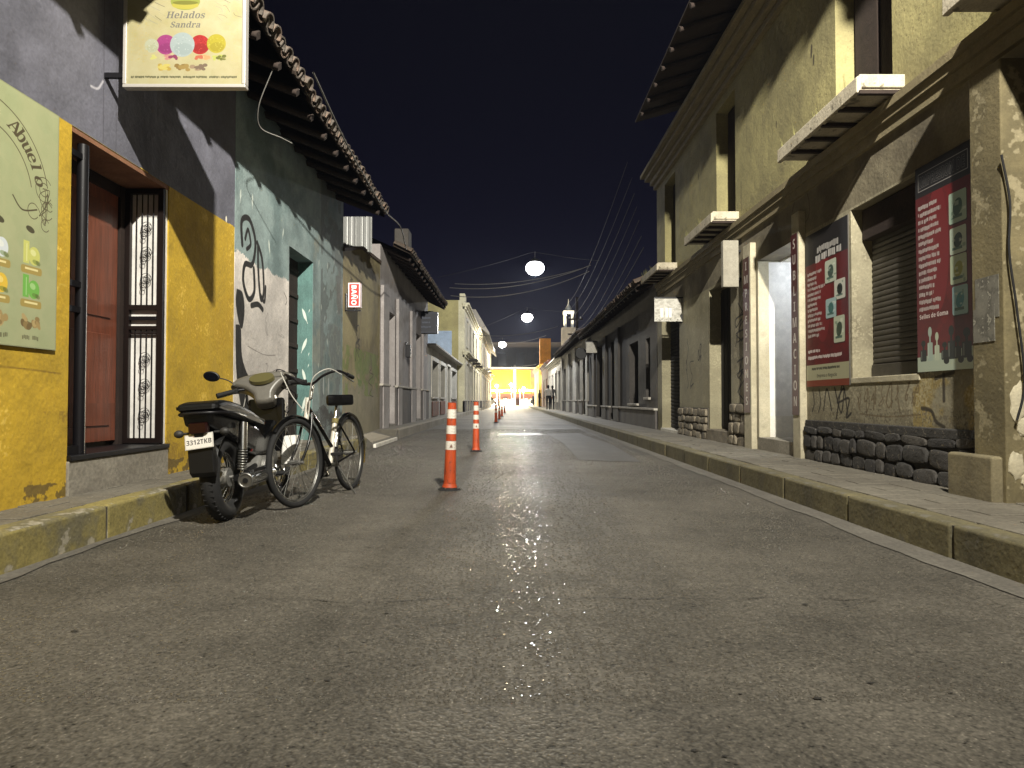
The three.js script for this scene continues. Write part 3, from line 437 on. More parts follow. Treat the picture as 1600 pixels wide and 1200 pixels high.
// ---------------------------------------------------------------- olive wall, grey house, low shop, cream houses (left, going away)
const grimy = (b, s) => (D, Y, n1, n2, f) => { let c = mix(b, s, sst(0.4, 0.75, n1 * 0.6 + n2 * 0.4)); if (f > 0.66 && n2 > 0.5) c = mix(c, s, 0.7); return c; };
{
  const b = thing('olive_house', 'olive plaster house wall with green graffiti and a toilet sign', 'building');
  const D0 = 11.91, D1 = 15.3, Y1 = 4.25, mat = facadeMat(-1, D0, D1, 0, Y1, 150, (D, Y, n1, n2, f) => { let c = grimy([158, 147, 108], [122, 112, 84])(D, Y, n1, n2, f); if (Y < 1 + 0.3 * n2) c = mix(c, [136, 130, 112], 0.7); const g = sst(0.52, 0.62, n2 * 0.6 + n1 * 0.4) * (Y > 0.9 && Y < 1.8 ? 1 : 0); return mix(c, [112, 126, 66], g * 0.75); }, (x, X, Yp) => {
    for (let i = 0; i < 3; i++) scribble(x, X(13.1), Yp(2.0 - 0.1 * i), 60, 90, 8, 3, 'rgba(40,36,30,.8)'); scribble(x, X(12.6), Yp(3.0), 50, 30, 8, 3, 'rgba(50,44,36,.7)');
    curve(x, [[X(14.3), Yp(1.75)], [X(14.4), Yp(1.5)], [X(14.2), Yp(1.4)], [X(14.6), Yp(1.35)], [X(14.1), Yp(1.2)], [X(14.5), Yp(1.1)], [X(14.2), Yp(0.95)], [X(14.6), Yp(0.9)]], 2.5, 'rgba(60,54,40,.8)');
    for (let i = 0; i < 5; i++) scribble(x, X(rr(12.3, 14)), Yp(rr(1, 1.7)), 70, 60, 6, 3, 'rgba(86,116,48,.6)');
  });
  part('wall', faceUV(wallGeo(-1, LW, [[D0, 0], [D1, 0], [D1, 3.86], [13.4, 3.76], [D0, 3.4]], [], 0.3), D0, D1, 0, Y1, -1), mat, b);
  part('wall_cap', [wallGeo(-1, LW + 0.03, [[D0, 3.4], [13.4, 3.76], [D1, 3.86], [D1, 3.92], [13.4, 3.82], [D0, 3.46]], [], 0.36)], M.clay[0], b);
  // corrugated sheet standing above the wall
  const c = [], n = 44, W = 0.6; for (let i = 0; i <= n; i++) c.push([-3.36 + W * i / n, 0.014 * Math.sin(i * Math.PI / 2.2)]);
  const pos = []; for (let i = 0; i < n; i++) { const [xa, za] = c[i], [xb, zb] = c[i + 1], ya = 4.5, y0 = 3.78; pos.push(xa, y0, -13.8 + za, xb, y0, -13.8 + zb, xb, ya, -13.8 + zb, xa, y0, -13.8 + za, xb, ya, -13.8 + zb, xa, ya, -13.8 + za); }
  const cg = new THREE.BufferGeometry(); cg.setAttribute('position', new THREE.Float32BufferAttribute(pos, 3)); cg.computeVertexNormals(); cg.translate(0, 0, 0.02);
  part('corrugated_sheet', metric(cg), plain(0x9c9d9b, 0.38, 0.3), b);
}
{
  const t = thing('toilet_sign', 'small red and white box sign reading BAÑO on an iron arm', 'sign'); rebaseList.pop(); t.position.set(-2.71, 2.44, -12);
  const tex = canvasTex(256, 480, (x, w, h) => { x.fillStyle = '#f0dcd8'; x.fillRect(0, 0, w, h); x.fillStyle = '#c4322c'; x.fillRect(22, 22, w - 44, h - 44); x.save(); x.translate(w / 2, h / 2); x.rotate(Math.PI / 2); x.font = 'bold 150px sans-serif'; x.textAlign = 'center'; x.fillStyle = '#fff4f0'; x.fillText('BAÑO', 0, 56, h - 70); x.restore(); });
  part('face', new THREE.PlaneGeometry(0.205, 0.42).translate(0, 0.215, 0.0), new THREE.MeshStandardMaterial({ map: tex, roughness: 0.4, emissive: 0xffffff, emissiveMap: tex, emissiveIntensity: 0.55 }), t);
  part('cabinet', box(-0.105, 0.105, 0, 0.43, -0.14, -0.003, 0.004), plain(0xc7a7a0, 0.5), t);
  part('arm', [box(-0.17, 0.1, -0.06, -0.035, -0.09, -0.06), box(-0.17, -0.15, -0.06, 0.25, -0.09, -0.06), box(-0.02, 0.0, -0.035, 0.0, -0.09, -0.06)], M.iron, t);
}
const farMats = {
  lilac: surf(0xaca6a4, { stain: 0x8a8482, size: 2.4 }), plinth: surf(0x5d5957, { stain: 0x413e3c, size: 1.8 }), cream: surf(0xcfc7a6, { stain: 0xa89f82, size: 3 }), creamEnd: surf(0xa79c6a, { stain: 0x847a55, size: 2.6 }), bluish: surf(0xa9b8c8, { stain: 0x93a2b2, size: 2.2 }), pale: surf(0xb9b6ad, { stain: 0x96928a, size: 2.4 }),
  brick: surf(0x6d4436, { stain: 0x52352b, size: 1.2 }), charcoal: surf(0x514d49, { stain: 0x3b3835, size: 2.6 }), greyWall: surf(0x7b766c, { stain: 0x5a554d, chip: 0x938c7c, size: 2.8 }), shutter: surf(0x3a3a3d, { stain: 0x29292b, size: 1 }), doorDark: surf(0x211d1b, { stain: 0x151312, size: 1 }), trim: surf(0xbdb8ae, { stain: 0x9d978c, size: 1 }),
};
// a house further down: wall with openings, a filling and a frame in each, plinth and cornice
function rowHouse(name, label, side, face, D0, D1, H, mat, holes, o = {}) {
  const b = thing(name, label, 'building'), s = side, k = s < 0 ? LS : RS;
  part('wall', wallGeo(s, face, [[D0, 0], [D1, 0], [D1, H], [D0, H]], holes.map((q) => q.slice(0, 4)), 0.34), mat, b);
  for (const [a, c, y0, y1, kind] of holes) {
    const door = y0 < 0.45; const f = part(door ? 'door' : 'window', dbox(face + s * 0.2, face + s * 0.24, y0, y1, a, c), door ? (kind ?? farMats.doorDark) : M.glassDark, b);
    if (!door) { for (let i = 1; i < 4; i++) part('bar', rod([face + s * 0.15, y0, -(a + (c - a) * i / 4)], [face + s * 0.15, y1, -(a + (c - a) * i / 4)], 0.012, 0.012, 5), M.iron, f); part('sill', dbox(face - s * 0.06, face + s * 0.18, y0 - 0.06, y0, a - 0.06, c + 0.06, 0.01), farMats.trim, f); }
    else part('doorstep', dbox(face - s * 0.03, face + s * 0.2, k - 0.03, y0, a, c, 0.01), M.concrete, f);
    if (o.frames) { const w = 0.12, e = face - s * 0.035; part('frame', [dbox(e, face + s * 0.03, y0, y1 + w, a - w, a - 0.003), dbox(e, face + s * 0.03, y0, y1 + w, c + 0.003, c + w), dbox(e - s * 0.01, face + s * 0.03, y1 + 0.003, y1 + w + 0.03, a - w - 0.02, c + w + 0.02)], o.frames, f); }
  }
  if (o.plinth) { let p = D0; const cuts = holes.filter((q) => q[2] < 0.45).sort((a, b2) => a[0] - b2[0]); for (const [a, c] of [...cuts, [D1, D1]]) { if (a - p > 0.3) { const pl = part('plinth', dbox(face - s * 0.05, face + s * 0.1, 0, o.plinth, p, a - 0.02), o.plinthMat ?? farMats.plinth, b); part('ledge', dbox(face - s * 0.085, face + s * 0.05, o.plinth, o.plinth + 0.05, p - 0.02, a, 0.01), farMats.trim, pl); } p = c + 0.02; } }
  if (o.cornice) for (const y of [].concat(o.cornice)) part('cornice', [dbox(face - s * 0.16, face + s * 0.1, y, y + 0.1, D0 - 0.03, D1), dbox(face - s * 0.26, face + s * 0.1, y + 0.1, y + 0.2, D0 - 0.06, D1), dbox(face - s * 0.07, face + s * 0.1, y - 0.14, y, D0, D1)], o.corniceMat ?? mat, b);
  if (o.pilasters) for (const [a, c] of o.pilasters) part('pilaster', dbox(face - s * 0.07, face + s * 0.1, 0.2, o.pilH ?? H - 0.3, a, c), o.pilMat ?? mat, b);
  if (o.end) part('end_wall', dbox(face + s * 0.34, face + s * (o.end + 0.34), 0, H, D0, D0 + 0.3), o.endMat ?? mat, b);
  return b;
}
{
  const b = rowHouse('grey_house', 'lilac grey house with dark plinth and pilasters beyond the olive wall', -1, LW, 15.31, 24.2, 4.3, farMats.lilac, [[16.3, 17.3, 0.25, 2.95], [21.0, 22.3, 0.25, 2.9]], { plinth: 1.15, pilasters: [[15.4, 16.1], [17.5, 18.1], [19.9, 20.7], [22.5, 23.2]], pilH: 3.4 });
  tiledEave(b, -1, -2.2, 4.1, LW, 15.35, 24.2, 24, 1);
  part('wall_lamp', [dbox(LW + 0.02, LW + 0.16, 2.0, 2.35, 18.9, 19.05, 0.02), dbox(LW, LW + 0.05, 2.35, 2.42, 18.93, 19.02)], M.iron, b);
  part('chimney_block', box(-2.62, -2.3, 4.3, 4.72, -16.1, -15.6, 0.02), farMats.charcoal, b);
}
{
  const t = thing('dark_signboard', 'dark blue square shop signboard standing out from the grey house', 'sign'); rebaseList.pop(); t.position.set(-2.7, 3.0, -22.4);
  const tex = canvasTex(256, 256, (x, w, h) => { x.fillStyle = '#1d2130'; x.fillRect(0, 0, w, h); x.strokeStyle = '#343a4c'; x.lineWidth = 10; x.strokeRect(10, 10, w - 20, h - 20); for (let i = 0; i < 3; i++) { wordLine(x, 30 + (i % 2) * 40, 60 + i * 55, 150 - (i % 2) * 50, 22, '#4b5266'); } });
  part('face', new THREE.PlaneGeometry(0.66, 0.68).translate(0, 0.35, 0.0), new THREE.MeshStandardMaterial({ map: tex, roughness: 0.5 }), t);
  part('cabinet', box(-0.345, 0.345, 0, 0.7, -0.3, -0.003, 0.01), M.iron, t); part('arm', box(-0.5, 0.2, 0.7, 0.74, -0.16, -0.12), M.iron, t);
}
{
  const b = rowHouse('low_shop', 'low whitewashed shop with white shopfront frames and brick red panels', -1, LW, 24.25, 37.9, 2.75, farMats.pale, [[25.4, 27.6, 0.95, 2.3], [28.4, 30.4, 0.95, 2.3], [31.6, 33.0, 0.25, 2.4], [34, 36.8, 0.95, 2.3]], { frames: M.white });
  for (const [a, c] of [[25.4, 27.6], [28.4, 30.4], [34, 36.8]]) part('lower_panel', dbox(LW + 0.02, LW + 0.045, 0.24, 0.8, a, c, 0.01), farMats.brick, b);
  part('roof', [dbox(LW - 2.5, LW + 0.3, 2.75, 2.83, 24.2, 37.9, 0.02)], farMats.trim, b);
}
{
  const b = rowHouse('cream_house', 'bright cream two-storey house with parapet and a pale blue end wall panel', -1, -2.5, 38, 57.8, 6.35, farMats.cream, [[39.4, 40.5, 0.25, 2.9], [42, 43.2, 0.25, 2.9], [44.8, 46, 0.25, 2.9], [48, 49.2, 0.25, 2.9], [51.5, 52.8, 0.25, 2.9], [55, 56.2, 0.25, 2.9], [39.6, 40.6, 3.9, 5.4], [43, 44, 3.9, 5.4], [46.5, 47.5, 3.9, 5.4], [50.5, 51.5, 3.9, 5.4], [54.5, 55.5, 3.9, 5.4]], { frames: farMats.trim, plinth: 0.8, cornice: [3.35, 6.0], end: 1.9, endMat: farMats.creamEnd });
  part('end_panel', dbox(-4.6, -3.2, 2.9, 4.65, 37.93, 37.99), farMats.bluish, b, 'pale blue painted panel on the end wall');
  for (const D of [41, 45, 49]) part('awning', dbox(-2.5, -1.95, 3.2, 3.3, D, D + 1.6, 0.02), farMats.charcoal, b);
  for (const D of [38.2, 42, 46]) part('parapet_block', dbox(-2.8, -2.5, 6.352, 6.75, D, D + 1.2, 0.02), farMats.cream, b);
}
{
  const b = rowHouse('tall_house', 'tall pale house with a sloping roof verge beside the market end', -1, -2.42, 58, 88, 7.0, farMats.cream, [[59.5, 61, 0.25, 2.9], [63.5, 65, 0.25, 2.9], [68, 69.5, 0.25, 2.9], [73, 74.5, 0.25, 2.9], [79, 81, 0.25, 2.9], [60, 61, 4, 5.6], [64.5, 65.5, 4, 5.6], [69.5, 70.5, 4, 5.6], [75, 76, 4, 5.6]], { frames: farMats.trim, plinth: 0.8, cornice: [3.4], end: 1.2, endMat: farMats.greyWall });
  const s = new THREE.Shape([[-4.2, 6.9], [-2.4, 6.9], [-1.75, 6.35], [-1.75, 6.55], [-2.9, 8.5], [-4.2, 8.7]].map((p) => new THREE.Vector2(...p))); part('roof', metric(new THREE.ExtrudeGeometry(s, { depth: 29.8, bevelEnabled: false }).translate(0, 0, -88)), farMats.greyWall, b);
  for (const D of [62, 70, 78]) part('balcony', dbox(-2.42, -1.8, 3.6, 3.75, D, D + 2.4, 0.03), farMats.trim, b);
}

// ---------------------------------------------------------------- right side: two-storey house with balconies and print shop
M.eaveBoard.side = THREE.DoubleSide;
const shopCream = surf(0xb4ac94, { stain: 0x938b74, size: 1.2 });
{
  const b = thing('balcony_house', 'olive yellow two-storey house with print shop, balconies and rubble stone base', 'building');
  const D0 = 0.6, D1 = 15.28, Y0 = 0, Y1 = 5.7;
  const win = [5.51, 6.58, 1.03, 2.64], door1 = [7.96, 9.1, 0.335, 2.66], door2 = [10.2, 11.3, 0.36, 2.62], shut3 = [13.3, 14.85, 0.24, 2.7], up = [[5.83, 6.85, 3.5, 5.34], [9.94, 10.85, 3.5, 5.36], [13.57, 14.5, 3.5, 5.36]];
  const mat = facadeMat(1, D0, D1, Y0, Y1, 130, (D, Y, n1, n2, f) => {
    let c;
    if (Y > 3.2) { c = mix([150, 142, 98], [124, 117, 82], sst(0.45, 0.8, n1 * 0.6 + n2 * 0.4)); if (f > 0.72 && n2 > 0.62) c = mix(c, [92, 84, 58], 0.7); }
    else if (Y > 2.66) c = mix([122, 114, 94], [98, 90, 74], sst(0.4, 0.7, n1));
    else { c = mix([148, 141, 118], [116, 109, 90], sst(0.42, 0.7, n1 * 0.5 + n2 * 0.5)); if (D < 5.6 && Y < 1.0) c = mix(c, [150, 130, 74], sst(0.45, 0.65, n2) * 0.7); if (f * 0.5 + n2 * 0.5 > 0.63) c = mix(c, [166, 159, 136], 0.5); if (Y < 0.75 && f > 0.6) c = mix(c, [84, 76, 62], 0.6); if (D > 11 ) c = mix(c, [140, 134, 108], 0.6); }
    return c;
  }, (x, X, Yp) => {
    const P = (d, y) => [X(d), Yp(y)], ink = 'rgba(36,32,28,.85)';
    const tag = (d, y0, y1, w, n, lw) => { const p = []; for (let i = 0; i < n; i++) p.push(P(d + rr(-w, w), y0 + (y1 - y0) * i / n + rr(-0.1, 0.1))); curve(x, p, lw, ink); };
    tag(9.8, 2.2, 1.55, 0.2, 12, 3.2); tag(9.75, 2.1, 1.5, 0.22, 10, 2.6); tag(9.8, 1.4, 0.75, 0.2, 12, 3); tag(9.8, 1.3, 0.8, 0.2, 9, 2.5);
    tag(12.7, 1.9, 1.0, 0.1, 9, 2.4); tag(11.9, 1.75, 1.5, 0.12, 9, 3.2); tag(12.4, 1.5, 0.9, 0.14, 7, 1.8);
    for (const [d, h] of [[7.45, 0], [7.3, 0.02]]) curve(x, [P(d, 0.92 + h), P(d - 0.03, 0.8), P(d + 0.02, 0.7)], 2.2, ink);
    curve(x, [P(7.2, 0.72), P(7.12, 0.94), P(7.02, 0.72)], 2.4, ink); curve(x, [P(6.95, 0.95), P(6.82, 0.7), P(6.76, 0.94), P(6.9, 0.8), P(6.66, 0.84), P(6.72, 0.66), P(6.62, 0.7)], 2.6, ink); curve(x, [P(6.92, 0.64), P(6.78, 0.98), P(6.68, 0.66)], 2.4, ink);
    const w2 = 'rgba(96,82,60,.75)'; for (let i = 0; i < 8; i++) { const d = 6.45 - i * 0.125, p = []; for (let k = 0; k < 5 + (i % 3); k++) p.push(P(d + rr(-0.06, 0.05), rr(0.7, 0.98))); curve(x, p, rr(1.2, 2.2), w2); } curve(x, [P(6.45, 0.7), P(6.0, 0.68), P(5.5, 0.71)], 1.5, w2);
    stroke(x, [P(5.2, 1.02), P(5.2, 0.82)], 4, 'rgba(44,38,30,.8)'); stroke(x, [P(5.3, 0.99), P(5.08, 1.03)], 4, 'rgba(44,38,30,.8)'); curve(x, [P(5.48, 0.76), P(5.36, 0.74), P(5.3, 0.66), P(5.2, 0.62)], 4, 'rgba(52,46,36,.85)');
    for (const [d, y, s] of [[7.4, 4.6, 5], [7.35, 4.48, 4], [11.9, 4.7, 4], [8.4, 4.2, 3]]) { x.fillStyle = 'rgba(52,46,34,.85)'; x.beginPath(); x.ellipse(X(d), Yp(y), s * 0.6, s * 2, 0.1, 0, 7); x.fill(); }
    curve(x, [P(7.95, 3.0), P(7.8, 3.15), P(7.55, 3.1), P(7.5, 2.85), P(7.7, 2.75)], 1.6, 'rgba(60,52,40,.6)');
    for (let i = 0; i < 40; i++) { const d = rr(1, 15), y = rr(3.5, 5.5); stroke(x, [P(d, y), P(d, y - rr(0.05, 0.5))], rr(0.6, 2), 'rgba(104,94,58,.35)'); }
    curve(x, [P(9.7, 3.9), P(9.7, 3.5)], 4, 'rgba(96,90,62,.6)');
  });
  part('wall', faceUV(wallGeo(1, RW, [[D0, Y0], [D1, Y0], [D1, Y1], [D0, Y1]], [win, door1, door2, shut3, ...up], 0.3), D0, D1, Y0, Y1, 1), mat, b);
  part('end_wall', dbox(RW + 0.3, RW + 4, 0, Y1, 15.0, 15.27), farMats.greyWall, b);
  // window with a roller shutter, each slat a piece
  const sm = surf(0x4b4741, { stain: 0x35322e, size: 0.8, rough: 0.55, metal: 0.25, bump: 0.002 }), sh = part('roller_shutter', dbox(RW + 0.2, RW + 0.22, win[2], win[3], win[0], win[1]), sm, b);
  for (let y = win[2] + 0.16; y < 2.3; y += 0.052) part('slat', metric(new THREE.CylinderGeometry(0.026, 0.026, win[1] - win[0] - 0.06, 6, 1, false, 0, Math.PI).rotateX(Math.PI / 2).rotateZ(Math.PI).scale(0.55, 1, 1).translate(RW + 0.2, y, -(win[0] + win[1]) / 2)), sm, sh);
  part('bottom_bar', dbox(RW + 0.17, RW + 0.2, win[2] + 0.01, win[2] + 0.13, win[0] + 0.02, win[1] - 0.02, 0.01), sm, sh); part('shutter_box', dbox(RW + 0.1, RW + 0.2, 2.34, 2.63, win[0] + 0.01, win[1] - 0.01, 0.01), M.darkWood, sh);
  part('window_sill', dbox(RW - 0.012, RW + 0.2, win[2] - 0.05, win[2] + 0.006, win[0] - 0.02, win[1] + 0.02, 0.008), shopCream, b);
  // white entrance
  part('vestibule_wall', dbox(RW + 0.13, RW + 0.75, 0.345, 2.64, 9.07, 9.1), M.jambWhite, b, 'white far wall of the entrance'); part('vestibule_wall', dbox(RW + 0.3, RW + 0.75, 0.345, 2.64, 7.93, 7.96), M.jambWhite, b);
  part('door', dbox(RW + 0.75, RW + 0.8, 0.345, 2.64, 7.93, 9.1), M.white, b, 'plain white inner door'); part('skirting', dbox(RW + 0.135, RW + 0.74, 0.345, 0.62, 9.055, 9.069), M.white, b); part('vestibule_ceiling', dbox(RW + 0.3, RW + 0.8, 2.64, 2.7, 7.93, 9.1), M.white, b);
  { const gm = lampGlow.clone(); gm.emissive = new THREE.Color(0.82, 0.9, 1); gm.emissiveIntensity = 2; part('ceiling_lamp', new THREE.CylinderGeometry(0.1, 0.12, 0.05, 20).translate(RW + 0.55, 2.612, -8.3), gm, b, 'small round ceiling lamp inside the entrance'); const l = new THREE.PointLight(new THREE.Color(0.8, 0.88, 1), 1.7, 0, 2); l.position.set(RW + 0.55, 2.52, -8.3); l.castShadow = true; l.shadow.radius = 3; scene.add(l); }
  part('jamb', dbox(RW - 0.012, RW + 0.13, 0.345, 2.64, 9.03, 9.097), shopCream, b, 'cream outer jamb of the entrance');
  part('doorstep', dbox(RW - 0.012, RW + 0.8, 0.15, 0.345, 7.965, 9.095, 0.01), M.concrete, b);
  for (const [a, c] of [[7.6, 7.8], [9.14, 9.42]]) part('pilaster', dbox(RW - 0.075, RW + 0.05, 0.15, 2.92, a, c, 0.006), shopCream, b);
  // second door and far shutter
  const d2 = part('door', dbox(RW + 0.2, RW + 0.25, 0.36, 2.62, 10.2, 11.3), farMats.doorDark, b, 'dark wooden door above a stone step'); for (let i = 0; i < 6; i++) part('door_board', dbox(RW + 0.185, RW + 0.201, 0.4, 2.58, 10.22 + i * 0.18, 10.385 + i * 0.18, 0.004), farMats.doorDark, d2);
  part('doorstep', dbox(RW - 0.05, RW + 0.25, 0.15, 0.362, 10.16, 11.34, 0.012), M.stonePale[0], b); part('doorstep', dbox(RW - 0.03, RW + 0.25, 0.15, 0.242, 13.28, 14.87, 0.012), M.white, b);
  const s3 = part('roller_shutter', dbox(RW + 0.2, RW + 0.22, 0.24, 2.7, 13.3, 14.85), farMats.shutter, b, 'dark roller shutter over a white doorstep'); for (let y = 0.3; y < 2.66; y += 0.075) part('slat', metric(new THREE.CylinderGeometry(0.036, 0.036, 1.5, 5, 1, false, 0, Math.PI).rotateX(Math.PI / 2).rotateZ(Math.PI).scale(0.5, 1, 1).translate(RW + 0.2, y, -14.075)), farMats.shutter, s3);
  for (const [a, c, y0, y1] of up) { const w = part('balcony_door', dbox(RW + 0.19, RW + 0.23, y0, y1, a, c), M.darkWood, b); for (const q of [a + 0.06, (a + c) / 2 + 0.03]) part('leaf', dbox(RW + 0.165, RW + 0.19, y0 + 0.05, y1 - 0.06, q, q + (c - a) / 2 - 0.09, 0.008), M.beam, w); }
  // moulded string course between the floors, stepped cornice under the roof
  const course = surf(0x857a5c, { stain: 0x665d47, size: 1.4 });
  part('string_course', [dbox(RW - 0.1, RW + 0.02, 3.27, 3.34, D0, 15.1), dbox(RW - 0.07, RW + 0.02, 3.2, 3.268, D0, 15.1), dbox(RW - 0.04, RW + 0.02, 3.1, 3.197, D0, 15.1)], course, b);
  for (const [x, y0, y1] of [[0.07, 5.5, 5.597], [0.14, 5.6, 5.697], [0.25, 5.7, 5.777], [0.34, 5.78, 5.86]]) part('cornice', dbox(RW - x, RW + 0.1, y0, y1, D0, D1 + x * 0.5, 0.01), course, b);
  tiledEave(b, 1, 2.21, 5.89, RW, D0, 12.4, 16, 0);
  // balconies: slabs of cast planks without railings
  const slabM = surf(0xb4ab97, { stain: 0x8e8673, chip: 0x6f695b, size: 0.9, grain: 0.25 });
  for (const [a, c] of [[1.4, 4.52], [5.65, 7.35], [9.8, 11.33], [13.45, 15.1]]) {
    const bal = part('balcony', dbox(RW - 0.375, RW + 0.02, 3.405, 3.52, a, c, 0.012), slabM, b), n = Math.round((c - a) / 0.33);
    part('edge', dbox(RW - 0.4, RW - 0.355, 3.36, 3.5, a - 0.004, c + 0.004, 0.012), slabM, bal);
    for (let i = 0; i < n; i++) { const q = a + (c - a) * i / n; part('soffit_plank', dbox(RW - 0.354, RW - 0.01, 3.38, 3.404, q + 0.02, q + (c - a) / n - 0.02, 0.004), slabM, bal); part('joist', dbox(RW - 0.385, RW - 0.005, 3.345, 3.379, q - 0.02, q + 0.025, 0.004), M.beam, bal); }
    for (let i = 0; i < 5; i++) { const q = rr(a, c), h = rr(0.04, 0.12); part('grass_tuft', [rod([RW - 0.36, 3.51, -q], [RW - 0.39, 3.52 + h, -q + 0.03], 0.004, 0.001, 4), rod([RW - 0.36, 3.51, -q], [RW - 0.34, 3.52 + h * 0.8, -q - 0.03], 0.004, 0.001, 4)], plain(0x7d7a4a, 0.9), bal); }
  }
  // near pilaster with a block at its foot
  const pil = part('pilaster', faceUV(dbox(RW - 0.18, RW + 0.04, 0.1, 2.98, 4.3, 4.6, 0.012), 4.0, 6.0, 0, 3, 1), surf(0x756b4e, { stain: 0x5d553e, chip: 0x857c62, amount: 0.8, size: 1.4 }), b);
  pil.geometry = metric(pil.geometry); part('foot_block', dbox(RW - 0.25, RW - 0.17, 0.15, 0.47, 4.33, 4.78, 0.02), surf(0x7b7259, { stain: 0x5c5543, size: 0.6 }), b); part('foot_block', dbox(RW - 0.16, RW - 0.02, 0.15, 0.46, 4.62, 4.76, 0.02), M.stonePale[1], b);
  for (const [x, y, w, h] of [[0.1, 0.8, 0.05, 0.13], [0.07, 0.66, 0.04, 0.06], [0.12, 0.42, 0.045, 0.09], [0.06, 0.33, 0.03, 0.05], [0.05, 0.95, 0.025, 0.05]]) { const g = new THREE.IcosahedronGeometry(1, 2), p = g.attributes.position, o = rnd() * 5; for (let i = 0; i < p.count; i++) { const n = 0.6 + 0.8 * smp(NB, p.getX(i) * 0.3 + o, p.getY(i) * 0.3); p.setXYZ(i, p.getX(i) * w * n, p.getY(i) * h * n, p.getZ(i) * 0.012); } g.computeVertexNormals(); part('plaster_patch', metric(g.translate(RW - x, y, -4.298)), shopCream, b); }
  part('poster_scraps', [dbox(RW - 0.183, RW - 0.18, 1.35, 1.62, 4.34, 4.56), dbox(RW - 0.185, RW - 0.181, 1.2, 1.42, 4.38, 4.58)], surf(0x77746a, { stain: 0x57544d, chip: 0x8f8c80, amount: 0.9, size: 0.3, bump: 0 }), b);
  // rubble stones of the base
  function stones(a, c, y0, y1, rowH, mats, proud, bed) {
    part('stone_bed', dbox(RW - 0.02, RW + 0.02, 0.1, y1, a, c), bed, b);
    for (let y = y0; y < y1 - 0.03;) { const h = Math.min(rowH * rr(0.75, 1.3), y1 - y); for (let d = a + 0.005; d < c - 0.03;) {
      const w = Math.min(rr(0.8, 2.9) * rowH, c - d), gw = w - 0.014, gh = h - 0.014, dp = proud * rr(0.55, 1.3), g = new THREE.IcosahedronGeometry(1, 2), p = g.attributes.position, ox = rnd() * 9;
      for (let i = 0; i < p.count; i++) { let X = p.getX(i), Yy = p.getY(i), Z = p.getZ(i); const sg = (q) => Math.sign(q) * Math.pow(Math.abs(q), 0.55), n = 0.72 + 0.56 * smp(NB, X * 0.2 + ox, (Yy + Z) * 0.2); p.setXYZ(i, Math.sign(X) * Math.pow(Math.abs(X), 0.32) * dp * (0.55 + 0.5 * n), sg(Yy) * gh / 2 * (0.8 + 0.2 * n), sg(Z) * gw / 2 * (0.84 + 0.16 * n)); }
      g.computeVertexNormals(); part('stone', metric(g.rotateX(rr(-0.09, 0.09)).translate(RW - 0.022, y + h / 2 + rr(-0.014, 0.014), -(d + w / 2))), mats[Math.floor(rnd() * mats.length)], b); d += w; } y += h; }
  }
  part('painted_band', dbox(RW - 0.035, RW + 0.02, 0.53, 0.612, 4.78, 7.58, 0.012), M.stoneDark[0], b);
  stones(4.78, 7.58, 0.17, 0.55, 0.125, M.stoneDark, 0.034, surf(0x2f2d2b, { stain: 0x24221f, size: 0.8 }));
  stones(9.44, 10.15, 0.17, 0.78, 0.15, M.stonePale, 0.045, M.joint); stones(11.36, 13.26, 0.17, 0.7, 0.13, M.stonePale, 0.045, M.joint);
}
single('conduit', tube([[3.06, 2.35, -4.27], [3.1, 2.05, -4.26], [3.09, 1.75, -4.26], [3.13, 1.4, -4.26], [3.17, 0.9, -4.26], [3.12, 0.7, -4.26]], 0.007, 40, 6), M.cable, 'thin grey cable looping down the near pilaster of the print shop', 'cable');
